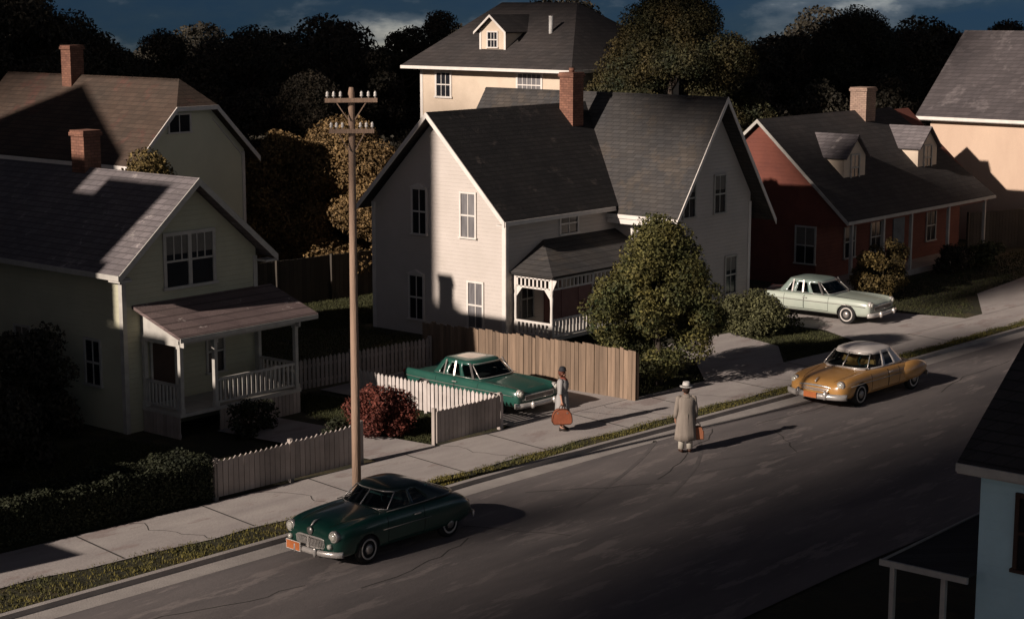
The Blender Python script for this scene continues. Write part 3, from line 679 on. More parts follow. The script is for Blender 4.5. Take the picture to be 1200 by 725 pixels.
# ---- E: red house with two dormers and a street porch
E_ = empty('red_house', (69, 38, 0), 'low red house with two dormers and a long shaded porch', 'house')
ex0, ex1 = 62.55, 75.2; yr = 39.7; zr = 6.75; yf = 36.9; eye = 35.35; eze = 2.85; sl = (zr-eze)/(yr-eye)
zf = zr-(yr-yf)*sl
m = MB(); m.prism([(ex0, 44.05, 0), (ex0, 44.05, zr-(44.05-yr)*sl-.05), (ex0, yr, zr-.12), (ex0, eye+.2, eze+.05), (ex0, eye+.2, 2.6), (ex0, yf, 2.6), (ex0, yf, 0)], (ex1-ex0, 0, 0))
m.build('wall', M['redwall'], E_)
m = MB(); a, b = ex0-.22, ex1+.35
m.slab([(a, eye, eze), (b, eye, eze), (b-2.0, yr, zr), (a, yr, zr)], .11); m.slab([(a, 2*yr-eye, eze), (b, 2*yr-eye, eze), (b-2.0, yr, zr), (a, yr, zr)], .11); m.slab([(b, eye, eze), (b, 2*yr-eye, eze), (b-2.0, yr, zr)], .11)
m.build('roof', M['rooftop'], E_)
m = MB(); m.box(a, b, eye-.035, eye, eze-.13, eze+.0)
for ye in (eye, 2*yr-eye): m.prism([(a-.002, ye, eze), (a-.002, yr, zr), (a-.002, yr, zr-.16), (a-.002, ye, eze-.16)], (-.03, 0, 0))
m.build('eave_board', M['trimg'], E_)
for x in (63.0, 65.6, 68.0, 71.4, 74.9):
    q = MB(); q.box(x-.06, x+.06, 35.5, 35.62, .0, 2.72); q.build('porch_post', M['trimg'], E_)
m = MB(); m.box(ex0, ex1, 35.45, yf, 0, .3); m.build('porch_floor', M['picketgrey'], E_)
d = MB(); d.box(68.9, 69.9, yf-.04, yf, .3, 2.4); d.build('door', M['doorblue'], E_)
for x in (65.2, 67.4, 72.4): window(E_, (x, yf, 1.0), (1, 0, 0), (0, -1, 0), .8, 1.3, 2, (.5,), M['trimg'])
window(E_, (ex0, 37.4, 1.0), (0, 1, 0), (-1, 0, 0), .85, 1.45, 2, (.5,), M['trimg'])
chimney(E_, 70.7, 39.55, 6.0, 7.75, .85, .8, M['brickpale'], pots=False)
for xa, xb in ((64.75, 66.5), (71.15, 72.9)):
    yd = 37.0; zb = 3.9; ze2 = 5.22; zp2 = 6.02; xmm = (xa+xb)/2
    q = MB(); q.prism([(xa, yd, zb), (xb, yd, zb), (xb, yd, ze2), (xmm, yd, zp2-.05), (xa, yd, ze2)], (0, 2.6, 0))
    dor = q.build('dormer', M['cream'], E_)
    q = MB(); sdd = (zp2-ze2)/(xmm-xa); slope_roof(q, xa-.15, xmm, xb+.15, yd-.18, yd+2.6, zp2+.05, sdd, .07)
    k = q.build('dormer_roof', M['rooflil'], dor, local=True); off = origin_of(E_)
    for v in k.data.vertices: v.co -= off
    window(E_, (xmm, yd, 4.2), (1, 0, 0), (0, -1, 0), .62, 1.0, 2, (.5,), M['trimg'])

# ---- F: tan house at right edge
F_ = empty('tan_house', (82, 36, 0), 'tan house at the right edge with a gable shadow on its wall', 'house')
m = MB(); m.box(80, 89, 26.5, 41.0, 0, 6.05); m.build('wall', M['tan'], F_)
m = MB(); m.slab([(79.55, 26, 5.98), (79.55, 41.6, 5.98), (84.5, 41.6, 10.05), (84.5, 26, 10.05)], .12); m.slab([(89.45, 26, 5.98), (89.45, 41.6, 5.98), (84.5, 41.6, 10.05), (84.5, 26, 10.05)], .12); m.build('roof', M['roofslate'], F_)
m = MB(); m.prism([(80.02, 41.0, 6.05), (88.98, 41.0, 6.05), (84.5, 41.0, 9.8)], (0, -.1, 0)); m.build('gable', M['tan'], F_); m = MB(); m.prism([(80.02, 26.6, 6.05), (88.98, 26.6, 6.05), (84.5, 26.6, 9.8)], (0, .1, 0)); m.build('gable', M['tan'], F_)
m = MB(); m.box(79.5, 79.55, 26, 41.6, 5.82, 5.97); m.box(79.55, 80, 26, 41.6, 5.79, 5.83); m.build('eave_board', M['trim'], F_)
window(F_, (80, 29, 3.2), (0, 1, 0), (-1, 0, 0), .9, 1.4, 2, (.5,), M['trim'])

# ---- G: near blue house, lower right corner
G_ = empty('blue_house', (28, 10, 0), 'blue clapboard house cut off by the lower right corner', 'house')
m = MB(); m.prism([(25.6, 3.0, 0), (25.6, 12.0, 0), (25.6, 12.0, 4.35), (25.6, 3.0, 4.35)], (9, 0, 0)); m.build('wall', M['bluewall'], G_)
m = MB(); m.prism([(25.64, 11.9, 4.35), (34.56, 11.9, 4.35), (30.1, 11.9, 7.4)], (0, -.1, 0)); m.build('gable', M['bluewall'], G_)
m = MB(); xe = 25.25; xr_ = 30.1; s5 = .70; zt = 4.38+(xr_-xe)*s5
m.slab([(xe, 2.6, 4.38), (xe, 12.25, 4.38), (xr_, 12.25, zt), (xr_, 2.6, zt)], .12); m.slab([(34.95, 2.6, 4.38), (34.95, 12.25, 4.38), (xr_, 12.25, zt), (xr_, 2.6, zt)], .12); m.build('roof', M['nearroof'], G_)
m = MB(); m.box(xe-.05, xe, 2.6, 12.25, 4.24, 4.37); m.box(xe, 25.6, 2.6, 12.25, 4.2, 4.24); m.build('eave_board', M['trimg'], G_)
window(G_, (25.6, 10.95, 2.75), (0, 1, 0), (-1, 0, 0), .75, 1.15, 1, (.5,), M['doorbrown'])
m = MB(); m.slab([(25.0, 13.45, 2.62), (25.0, 12.04, 2.62+.0), (30.0, 12.04, 3.3), (30.0, 13.45, 2.9)], .06) if False else m.box(25.1, 32, 12.02, 13.4, 2.50, 2.56); m.build('porch_roof', M['nearroof'], G_)
m = MB(); m.box(25.05, 25.1, 11.9, 13.44, 2.50, 2.60); m.box(25.1, 32, 13.4, 13.44, 2.51, 2.585); m.build('porch_beam', M['trimg'], G_)
for x, yy in ((25.18, 13.25), (25.18, 12.35), (29, 13.25), (31.9, 13.25)):
    q = MB(); q.box(x-.04, x+.04, yy-.04, yy+.04, .4, 2.5); q.build('porch_post', M['trimg'], G_)
m = MB(); m.box(25.1, 32, 12.02, 13.4, .3, .4); m.build('porch_floor', M['trimg'], G_)
m = MB(); balusters(m, (25.18, 12.1, 0), (25.18, 13.25, 0), .6, 1.15, 7); m.build('porch_railing', M['trimg'], G_)

# ------------------------------------------------------------------ fences
def picket_fence(a, b, label, m_, h=.95, pitch=.17, pw=.10, z0=.12, top='point', thick=.03, back=1, dz=0.):
    a, b = Vector((*a, 0)), Vector((*b, 0)); d_ = (b-a); ln = d_.length; u = d_.normalized(); nn = Vector((-u.y, u.x, 0))*back
    t = empty('picket_fence', (a.x, a.y, z0), label, 'fence')
    p_ = MB(); n = int(ln/pitch)
    for i in range(n):
        c = a+u*(pitch*(i+.5)); j_ = random.uniform(-.012, .012)+dz*i/n
        q = [c-u*pw/2, c+u*pw/2]
        tl = random.uniform(-.006, .006)
        P = [q[0]+Vector((0, 0, z0+.04)), q[1]+Vector((0, 0, z0+.04)), q[1]+Vector((tl, 0, z0+h-.07+j_)), c+Vector((tl, 0, z0+h+j_)), q[0]+Vector((tl, 0, z0+h-.07+j_))]
        p_.prism(P, nn*-thick)
    p_.build('picket_panel', m_, t)
    r_ = MB()
    for z in (z0+.22, z0+h-.25): r_.bar(a+Vector((0, 0, z))+nn*.03, b+Vector((0, 0, z))+nn*.03, .05, .08)
    r_.build('rail', m_, t)
    k = max(1, int(ln/2.2))
    for i in range(k+1):
        c = a+d_*i/k+nn*.08*0
        q = MB(); q.box(c.x-.05, c.x+.05, c.y-.05+nn.y*.06, c.y+.05+nn.y*.06, 0, z0+h+.03+dz*i/k); q.build('post', m_, t)
    return t
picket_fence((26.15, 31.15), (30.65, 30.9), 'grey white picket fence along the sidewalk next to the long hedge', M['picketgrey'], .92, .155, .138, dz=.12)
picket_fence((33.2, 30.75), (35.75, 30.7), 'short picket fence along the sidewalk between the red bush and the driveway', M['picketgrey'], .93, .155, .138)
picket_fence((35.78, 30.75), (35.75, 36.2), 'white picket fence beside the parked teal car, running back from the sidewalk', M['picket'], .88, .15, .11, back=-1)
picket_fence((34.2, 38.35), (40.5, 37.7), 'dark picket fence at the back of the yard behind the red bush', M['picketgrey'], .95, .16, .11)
bf = empty('board_fence', (40.7, 30, 0), 'tall weathered brown board fence between the driveway and the white house', 'fence')
m = MB(); yy = 29.85
while yy < 38.1:
    wd = random.uniform(.13, .18); hgt = 1.62-(yy-29.85)/8.25*.14+random.uniform(-.035, .035); o_ = random.uniform(-.012, .012)
    m.prism([(40.7+o_, yy, .10), (40.7+o_, yy+wd-.012, .10), (40.7+o_, yy+wd-.012, hgt), (40.7+o_, yy+.0, hgt-random.uniform(0, .03))], (.025, 0, 0)); yy += wd
m.build('board_panel', M['board'], bf)
m = MB()
for z in (.45, 1.2): m.box(40.74, 40.80, 29.9, 38.0, z, z+.09)
m.build('rail', M['board'], bf)
for yy in (29.92, 32.6, 35.3, 37.9):
    q = MB(); q.box(40.80, 40.90, yy-.05, yy+.05, 0, 1.5); q.build('post', M['board'], bf)
def plank_fence(a, b, label, h=1.7, m_='boarddark'):
    a, b = Vector((*a, 0)), Vector((*b, 0)); u = (b-a).normalized(); ln = (b-a).length; nn = Vector((-u.y, u.x, 0))
    t = empty('board_fence', tuple(a), label, 'fence'); p_ = MB(); s_ = 0
    while s_ < ln:
        wd = .2; c = a+u*s_; p_.prism([c+Vector((0, 0, .05)), c+u*(wd-.01)+Vector((0, 0, .05)), c+u*(wd-.01)+Vector((0, 0, h+random.uniform(-.02, .02))), c+Vector((0, 0, h))], nn*.03); s_ += wd
    p_.build('board_panel', M[m_], t)
    k = int(ln/2.5)
    for i in range(k+1):
        c = a+(b-a)*i/k-nn*.06; q = MB(); q.box(c.x-.05, c.x+.05, c.y-.05, c.y+.05, 0, h+.05); q.build('post', M[m_], t)
plank_fence((40, 50.6), (50.3, 49.4), 'dark brown board fence at the back of the yard left of the white house', 1.8)
plank_fence((75.8, 36.8), (80, 35.2), 'dark board fence joining the red house and the tan house', 1.9)

# ------------------------------------------------------------------ telegraph pole
px_, py_ = 28.02, 28.45
P_ = empty('telegraph_pole', (px_, py_, 0), 'tall brown telegraph pole with two crossarms of white insulators', 'pole')
m = MB(); m.tube([(px_, py_, 0), (px_, py_, 3), (px_, py_, 6), (px_+.02, py_, 9.5), (px_+.02, py_, 9.62)], [.108, .098, .086, .074, .05], 14); m.build('shaft', M['pole'], P_)
ud = Vector((math.sin(R(YAW+8)), -math.cos(R(YAW+8)), 0))      # crossarms across the line
for (z, hl) in ((9.34, .58), (8.66, .50)):
    c = Vector((px_, py_, z))-Vector((ud.y, -ud.x, 0))*-.12
    q = MB(); q.bar(c-ud*hl, c+ud*hl, .07, .095); arm = q.build('crossarm', M['pole'], P_)
    q = MB()
    for s in (-1, 1): q.bar(c+ud*s*hl*.56-Vector((0, 0, .05)), Vector((c.x, c.y, z-.42))+ud*s*.08, .04, .02)
    q.build('brace', M['pole'], P_)
    for f in (-.9, -.66, -.40, .40, .66, .92):
        q = MB(); p0 = c+ud*hl*f; q.lathe([(.013, .04), (.013, .08), (.034, .085), (.040, .105), (.026, .13), (.034, .145), (.034, .165), (.024, .18), (.012, .20)], 10, (p0.x, p0.y, p0.z)); q.build('insulator', M['insul'], P_)

# ------------------------------------------------------------------ cars
def subdiv(o, lv=2):
    md = o.modifiers.new('s', 'SUBSURF'); md.levels = lv; md.render_levels = lv; return o

def car_body(st, parent, m_, wheels, wr=.37, skirt=False, name='body'):
    """st: stations (x, w, zc, zv, zf, zb)"""
    vs = []; fs = []; n = 0
    for (x, w_, zc, zv, zf, zb) in st:
        half = [(0, zc), (.40*w_, zc-.012), (.66*w_, zv), (.84*w_, zf), (.97*w_, zf-.07), (1.0*w_, (zf*.55+zb*.45)), (.985*w_, zb+.12), (.90*w_, zb), (.45*w_, zb)]
        ringp = half+[(0, zb)]+[(-y, z) for (y, z) in half[:0:-1]]
        n = len(ringp); vs += [(x, y, z) for y, z in ringp]
    for i in range(len(st)-1):
        for k in range(n): k2 = (k+1) % n; fs.append((i*n+k, i*n+k2, (i+1)*n+k2, (i+1)*n+k))
    fs.append(tuple(range(n))); L_ = (len(st)-1)*n; fs.append(tuple(L_+k for k in range(n)))
    m = MB(); m.add(vs, fs, 0, True); o = m.build(name, [m_, M['under']], parent, local=True)
    subdiv(o, 2); bake(o)
    # wheel arches cut with closed cylinders
    c = MB()
    for (wx, r_) in wheels:
        for s in (-1, 1): c.lathe([(r_, 0), (r_, .5)], 28, (wx, s*.80-.25, .29), 'y', 1, False)
    cut = c.build('cut', [m_, M['under']], parent, local=True)
    md = o.modifiers.new('b', 'BOOLEAN'); md.object = cut; md.operation = 'DIFFERENCE'; md.solver = 'EXACT'; md.material_mode = 'INDEX'
    bake(o); bpy.data.objects.remove(cut)
    for p in o.data.polygons: p.use_smooth = True
    return o

def greenhouse(parent, xb0, xb1, xt0, xt1, wb, wt, zb, zt, m_, wins, crown=.10, front=None, nb=4.5, nt_=4.0, topm=None):
    """lofted cabin; wins=list of (x0,x1) openings of the side glass (fractions front->rear at the belt)"""
    K = 96; T = 6
    def outline(t):
        xf = xb0+(xt0-xb0)*t; xr = xb1+(xt1-xb1)*t; w_ = wb+(wt-wb)*t; nn = nb+(nt_-nb)*t
        cx, a = (xf+xr)/2, (xf-xr)/2; pts = []
        for k in range(K):
            th = 2*PI*(k+.5)/K; c, s = math.cos(th), math.sin(th)
            pts.append((cx+a*math.copysign(abs(c)**(2/nn), c), w_*math.copysign(abs(s)**(2/nn), s)))
        return pts
    rings = []
    ts = [0, .12, .35, .6, .82, 1.0]
    for t in ts:
        bulge = .02*math.sin(PI*t)
        rings.append([(x, y*(1+bulge), zb+(zt-zb)*t) for x, y in outline(t)])
    base = outline(0); L_ = xb0-xb1
    kind = []
    for k in range(K):
        x = (base[k][0]+base[(k+1) % K][0])/2; y = (base[k][1]+base[(k+1) % K][1])/2; f = (xb0-x)/L_
        kd = None
        if abs(y) < wb*.93 and f < .5: kd = 'windscreen'
        elif abs(y) < wb*.74 and f > .5: kd = 'rear_window'
        elif abs(y) >= wb*.93:
            for i, (a, b) in enumerate(wins):
                if a <= f <= b: kd = ('side_window', i, y > 0)
        kind.append(kd)
    sh = MB(); vs = [v for r_ in rings for v in r_]; fs = []; gl = {}
    for i in range(len(ts)-1):
        for k in range(K):
            k2 = (k+1) % K; f = (i*K+k, i*K+k2, (i+1)*K+k2, (i+1)*K+k)
            if kind[k] and 1 <= i <= 3: gl.setdefault(kind[k], []).append(f)
            else: fs.append(f)
    # crown
    top = rings[-1]; cx = (xt0+xt1)/2; b0 = (len(ts)-1)*K; steps = [.93, .8, .55, .25]
    for j_, s in enumerate(steps):
        for (x, y, z) in top: vs.append((cx+(x-cx)*s, y*s, zt+crown*(1-s*s)**.8))
        o0 = b0 if j_ == 0 else len(rings)*K+(j_-1)*K; o1 = len(rings)*K+j_*K
        for k in range(K): k2 = (k+1) % K; fs.append((o0+k, o0+k2, o1+k2, o1+k))
    o1 = len(rings)*K+(len(steps)-1)*K; vs.append((cx, 0, zt+crown)); ci = len(vs)-1
    for k in range(K): fs.append((o1+k, o1+(k+1) % K, ci))
    sh.add(vs, fs, 0, True)
    if topm:
        for i_, f in enumerate(sh.f):
            if all(q >= b0+K*3 for q in f): sh.m[i_] = 1
    o = sh.build('roof', [m_, topm or m_], parent, local=True)
    md = o.modifiers.new('t', 'SOLIDIFY'); md.thickness = .035; md.offset = -1; bake(o)
    for kd, ff in gl.items():
        used = sorted({q for f in ff for q in f}); mp_ = {q: i for i, q in enumerate(used)}
        g2 = MB(); g2.add([(vs[q][0]*.992+cx*.008, vs[q][1]*.985, vs[q][2]) for q in used], [tuple(mp_[q] for q in f) for f in ff], 0, True)
        g2.build(kd if isinstance(kd, str) else 'side_window', M['carglass'], parent, local=True)
    return rings

def wheel(parent, x, y, r_, s, white=True, w_=.17):
    t = MB(); t.lathe([(r_*.62, 0), (r_*.9, .0), (r_, .03), (r_, w_-.03), (r_*.9, w_), (r_*.62, w_)], 32, (x, y-w_/2 if s > 0 else y-w_/2, r_), 'y')
    o = t.build('wheel', M['tyre'], parent, local=True)
    out = y+s*w_/2
    if white:
        q = MB(); q.lathe([(r_*.60, s*-.004), (r_*.60, s*.006), (r_*.71, s*.010), (r_*.73, s*-.004)], 32, (x, out, r_), 'y'); q.build('whitewall', M['wwall'], o, local=True)
    q = MB(); q.lathe([(r_*.60, s*-.012), (r_*.58, s*.004), (r_*.34, s*-.004), (.001, s*-.004)], 28, (x, out, r_), 'y'); q.build('rim', M['under'], o, local=True)
    q = MB(); q.lathe([(r_*.36, s*-.004), (r_*.33, s*.02), (r_*.15, s*.04), (.001, s*.045)], 24, (x, out, r_), 'y'); q.build('hubcap', M['chromep'], o, local=True)
    return o

def headlight(parent, x, y, z, r_=.095, tilt=0):
    q = MB(); q.lathe([(r_*1.25, -.10), (r_*1.28, -.02), (r_*1.15, .015), (r_*.95, .012), (r_*.9, 0)], 20, (x, y, z), 'x'); o = q.build('headlight', M['chrome'], parent, local=True)
    q = MB(); q.lathe([(r_*.93, .005), (r_*.8, .03), (r_*.5, .05), (.002, .058)], 20, (x, y, z), 'x'); q.build('lens', M['lens'], o, local=True)

def curved_bumper(parent, x, wd, z, h=.13, bow=.16, depth=.05, s=1, name='bumper', wrap=.35, m_=None):
    m = MB(); vs = []; n = 18; prof = [(0, -h/2), (depth*.7, -h*.35), (depth, 0), (depth*.7, h*.35), (0, h/2), (-.01, h/2), (-.01, -h/2)]
    for i in range(n+1):
        a = -1+2*i/n; y = a*wd; xx = x-s*bow*abs(a)**2.6
        if abs(a) > .93: xx -= s*wrap*(abs(a)-.93)*6*.4
        for (d_, z_) in prof: vs.append((xx+s*d_, y, z+z_))
    k = len(prof); fs = [(i*k+j_, i*k+(j_+1) % k, (i+1)*k+(j_+1) % k, (i+1)*k+j_) for i in range(n) for j_ in range(k)]
    fs += [tuple(range(k)), tuple(n*k+j_ for j_ in range(k))]
    m.add(vs, fs, 0, True); return m.build(name, m_ or M['chrome'], parent, local=True)

def interior(parent, xf, xr, wd, zb, seatm, zs):
    q = MB(); q.box(xr, xf, -wd, wd, zb-.05, zb+.004); q.build('cabin_floor', M['under'], parent, local=True)
    for x in (xf-(xf-xr)*.52, xr+(xf-xr)*.12):
        for s in (-1, 1):
            b = MB(); c = s*wd*.5
            b.prism([(x, c-wd*.42, zb), (x+.16, c-wd*.42, zb), (x+.05, c-wd*.36, zs), (x-.04, c-wd*.36, zs)], (0, wd*.84, 0)); b.build('seat', seatm, parent, local=True, bevel=.012)
    b = MB(); c = Vector((xf-(xf-xr)*.27, wd*.5, zb+.10)); R_ = .17; pts = []
    for k in range(21): a = 2*PI*k/20; pts.append(c+Vector((-.07*math.sin(a), R_*math.cos(a), R_*.8*math.sin(a)+.02)))
    b.tube(pts, .014, 6, cap=False); b.build('steering_wheel', M['seat'], parent, local=True)

def side_trim(parent, pts, w_, h_, s, name='side_trim', m_=None):
    q = MB(); q.tube([(x, s*y, z) for x, y, z in pts], h_, 6); return q.build(name, m_ or M['chromep'], parent, local=True)

from mathutils.bvhtree import BVHTree
def seams(parent, doors, zb, zt, hood=None):
    body = [c for c in children(parent) if c.name.startswith('body')][0]
    bv = BVHTree.FromPolygons([v.co for v in body.data.vertices], [tuple(p.vertices) for p in body.data.polygons])
    for s in (-1, 1):
        for (xa, xb) in doors:
            path = [(xa, zt-(zt-zb)*k/10) for k in range(11)]+[(xa+(xb-xa)*k/8, zb) for k in range(1, 8)]+[(xb, zb+(zt-zb)*k/10) for k in range(11)]
            pts = []
            for x, z in path:
                h = bv.ray_cast(Vector((x, s*3, z)), Vector((0, -s, 0)))
                if h[0] is not None: pts.append(h[0]+Vector((0, s*.0005, 0)))
            if len(pts) > 4: m = MB(); m.tube(pts, .0065, 5); m.build('panel_seam', M['under'], parent, local=True)
        if hood:
            pts = []
            for k in range(13):
                x = hood[0]+(hood[1]-hood[0])*k/12; y = s*(hood[2]+(hood[3]-hood[2])*(k/12)**.7); h = bv.ray_cast(Vector((x, y, 3)), Vector((0, 0, -1)))
                if h[0] is not None: pts.append(h[0])
            if len(pts) > 4: m = MB(); m.tube(pts, .006, 5); m.build('panel_seam', M['under'], parent, local=True)
# --- dark green bulbous coupe (late forties) at the kerb
c1 = empty('parked_coupe', (26.50, 26.12, .004), 'dark green rounded coupe parked at the kerb below the telegraph pole', 'car', rz=R(178.5))
L2 = 2.22
st = [(L2-.01, .56, .66, .62, .60, .30), (L2-.04, .70, .78, .73, .74, .25), (L2-.13, .80, .87, .80, .84, .23), (L2-.36, .86, .94, .85, .90, .22), (1.30, .885, .985, .90, .93, .22), (.76, .89, 1.00, .93, .95, .22), (.3, .89, 1.00, .96, .95, .22), (-.5, .89, .99, .96, .94, .22),
      (-1.1, .89, .99, .96, .93, .21), (-1.55, .875, .965, .93, .90, .22), (-1.92, .83, .86, .84, .80, .25), (-2.15, .72, .66, .65, .64, .30), (-2.23, .58, .56, .56, .56, .36)]
car_body(st, c1, M['p_green'], [(1.32, .345)])
greenhouse(c1, .76, -1.80, .30, -.78, .78, .60, .93, 1.31, M['p_greenroof'], [(.14, .33), (.38, .53)], .10, nb=3.4, nt_=3.2)
interior(c1, .58, -.95, .62, 1.0, M['seat'], 1.25)
for x in (1.32, -1.30):
    for s in (-1, 1): wheel(c1, x, s*(.785 if x > 0 else .74), .31, s)
for s in (-1, 1):
    headlight(c1, L2-.045, s*.655, .70, .098)
    q = MB(); q.lathe([(.055, -.05), (.055, .01), (.03, .035), (.001, .04)], 14, (L2+.02, s*.60, .50), 'x'); q.build('parking_lamp', M['lens'], c1, local=True)
    q = MB(); q.lathe([(.055, .03), (.05, -.03), (.002, -.05)], 12, (-2.16, s*.56, .58), 'x'); q.build('tail_lamp', M['tail'], c1, local=True)
    side_trim(c1, [(.9, .905, .64), (0, .908, .64), (-.6, .905, .63)], .02, .009, s)
    side_trim(c1, [(.66, .76, .955), (.1, .80, .965), (-.6, .79, .965), (-1.0, .74, .965)], .02, .012, s, 'belt_moulding')
    q = MB(); q.bar((-.08, s*.905, .78), (-.26, s*.905, .78), .03, .02); q.build('door_handle', M['chrome'], c1, local=True)
# grille: oval chrome surround with vertical teeth
q = MB(); pts = []
for k in range(33): a = 2*PI*k/32; y = .50*math.copysign(abs(math.cos(a))**.6, math.cos(a)); pts.append((L2+.005-.16*abs(y/.8)**2, y, .505+.11*math.copysign(abs(math.sin(a))**.8, math.sin(a))))
q.tube(pts, .022, 8, cap=False); q.build('grille_surround', M['chrome'], c1, local=True)
q = MB()
for k in range(21): y = -.42+.042*k; q.bar((L2+.006-.16*abs(y/.8)**2, y, .42), (L2+.03-.16*abs(y/.8)**2, y, .585), .022, .04)
q.bar((L2+.04, 0, .38), (L2+.04, 0, .62), .05, .05); q.build('grille', M['chrome'], c1, local=True)
q = MB(); vs = [(L2-.0-.16*abs(y/.8)**2, y, z) for z in (.42, .58) for y in (-.44, -.2, 0, .2, .44)]; q.add(vs, [(i, i+1, i+6, i+5) for i in range(4)]); q.build('grille_back', M['under'], c1, local=True)
curved_bumper(c1, L2+.10, .84, .335, .13, .20); curved_bumper(c1, -2.30, .82, .36, .12, .16, s=-1)
for s in (-.3, .3): q = MB(); q.lathe([(.03, -.1), (.04, -.02), (.035, .06), (.01, .11)], 10, (L2+.15, s, .36)); q.build('bumper_guard', M['chrome'], c1, local=True)
q = MB(); q.prism([(L2+.185, -.14, .30), (L2+.165, -.56, .30), (L2+.165, -.56, .47), (L2+.185, -.14, .47)], (-.012, 0, 0)); pl = q.build('licence_plate', M['plate'], c1, local=True)
q = MB(); q.prism([(L2+.176, -.12, .285), (L2+.156, -.58, .285), (L2+.156, -.58, .485), (L2+.176, -.12, .485)], (-.012, 0, 0)); q.build('plate_frame', M['trim'], pl, local=True)
q = MB(); q.tube([(L2-.04, 0, .82), (L2-.14, 0, .90), (L2-.30, 0, .935)], [.018, .022, .006], 8); q.build('hood_ornament', M['chrome'], c1, local=True)
q = MB(); q.lathe([(.085, -.01), (.08, .012), (.002, .022)], 18, (L2+.0, 0, .73), 'x'); q.build('hood_badge', M['chromep'], c1, local=True)
def ws_frame(par, xb, xt, wb, wt, zb, zt, split=True, nb=3.4):
    q = MB()
    def P(a, t):
        xf = xb+(xt-xb)*t; w_ = wb+(wt-wb)*t; y = a*w_
        return Vector((xf-(.22 if nb < 4 else .12)*abs(a)**3.2+.012, y, zb+(zt-zb)*t))
    q.tube([P(a/10, .10) for a in range(-9, 10)], .014, 6); q.tube([P(a/10, .88) for a in range(-9, 10)], .014, 6)
    for a in (-.9, .9)+((0,) if split else ()): q.tube([P(a, .10), P(a, .5), P(a, .88)], .014 if a else .017, 6)
    q.build('windscreen_frame', M['chrome'], par, local=True)
ws_frame(c1, .76, .30, .78, .60, .93, 1.31)
seams(c1, [(.72, -.42)], .34, .88, (2.05, .85, .42, .60))

# --- ochre and ivory sedan (about 1950) on the road further up
c2 = empty('ochre_sedan', (46.35, 25.72, .004), 'ochre gold sedan with ivory roof and orange plate, standing on the road near the kerb', 'car', rz=R(178))
L2 = 2.32
st = [(L2-.01, .56, .55, .52, .50, .33), (L2-.05, .74, .64, .60, .62, .27), (L2-.16, .86, .73, .68, .76, .24), (L2-.42, .91, .80, .74, .83, .22), (1.35, .925, .85, .79, .85, .22), (.85, .93, .89, .84, .86, .22), (.3, .93, .90, .88, .86, .22), (-.5, .92, .90, .88, .85, .22),
      (-1.1, .92, .88, .84, .83, .22), (-1.6, .91, .82, .78, .80, .24), (-2.0, .87, .73, .71, .73, .27), (-2.25, .76, .62, .61, .62, .31), (-2.34, .60, .54, .53, .53, .36)]
car_body(st, c2, M['p_gold'], [(1.40, .365)])
greenhouse(c2, .98, -1.35, .52, -.80, .78, .60, .85, 1.30, M['p_ivory'], [(.17, .38), (.42, .62)], .10, nb=3.6, nt_=3.4)
interior(c2, .78, -.75, .66, .885, M['seatt'], 1.15)
for x in (1.40, -1.42):
    for s in (-1, 1): wheel(c2, x, s*(.81 if x > 0 else .80), .32, s)
for s in (-1, 1):
    headlight(c2, L2-.13, s*.715, .64, .092)
    # pontoon rear fender
    vs = []; q = MB(); sec = [(-.62, .02), (-.72, .12), (-.95, .19), (-1.35, .225), (-1.75, .20), (-2.05, .13), (-2.2, .04)]
    nn = 14
    for (x, r_) in sec:
        for k in range(nn): a = 2*PI*k/nn; vs.append((x, s*(.80+(r_*.95)*math.cos(a)), .56+r_*1.32*math.sin(a)))
    fs = [(i*nn+k, i*nn+(k+1) % nn, (i+1)*nn+(k+1) % nn, (i+1)*nn+k) for i in range(len(sec)-1) for k in range(nn)]+[tuple(range(nn)), tuple((len(sec)-1)*nn+k for k in range(nn))]
    q.add(vs, fs, 0, True); o = q.build('rear_fender', M['p_gold'], c2, local=True); subdiv(o, 1); bake(o)
    q = MB(); q.lathe([(.06, .04), (.055, -.03), (.002, -.05)], 12, (-2.2, s*.72, .60), 'x'); q.build('tail_lamp', M['tail'], c2, local=True)
    side_trim(c2, [(1.95, .925, .60), (1.2, .945, .62), (0, .95, .62), (-.6, .945, .615)], .02, .012, s)
    q = MB(); q.bar((.05, s*.945, .74), (-.14, s*.945, .74), .03, .02); q.build('door_handle', M['chrome'], c2, local=True)
curved_bumper(c2, L2+.13, .92, .345, .17, .24, .07); curved_bumper(c2, -2.40, .88, .36, .14, .16, s=-1)
for s in (-.42, .42): q = MB(); q.lathe([(.05, -.1), (.07, -.02), (.065, .08), (.02, .14)], 12, (L2+.13, s, .37)); q.build('bumper_guard', M['chrome'], c2, local=True)
q = MB(); pts = []
for k in range(17): a = PI*k/16; y = .60*math.cos(a); pts.append((L2+.0-.16*abs(y/.8)**2, y, .50+.10*math.sin(a)))
q.tube(pts, .028, 8); q.build('grille_surround', M['chrome'], c2, local=True)
q = MB()
for z, wd in ((.465, .56), (.515, .50)): q.tube([(L2+.01-.16*abs(y/.8)**2, y, z) for y in [wd*(k/6-1) for k in range(13)]], .018, 8)
q.build('grille', M['chrome'], c2, local=True)
q = MB(); q.box(L2+.20, L2+.215, -.20, .20, .30, .45); q.build('licence_plate', M['plate'], c2, local=True)
q = MB(); q.tube([(L2-.03, 0, .68), (L2-.12, 0, .75), (L2-.26, 0, .79)], [.018, .02, .006], 8); q.build('hood_ornament', M['chrome'], c2, local=True)
ws_frame(c2, .98, .52, .78, .60, .85, 1.30)
seams(c2, [(.88, .02), (0.0, -.58)], .34, .80, (2.1, 1.05, .48, .66))

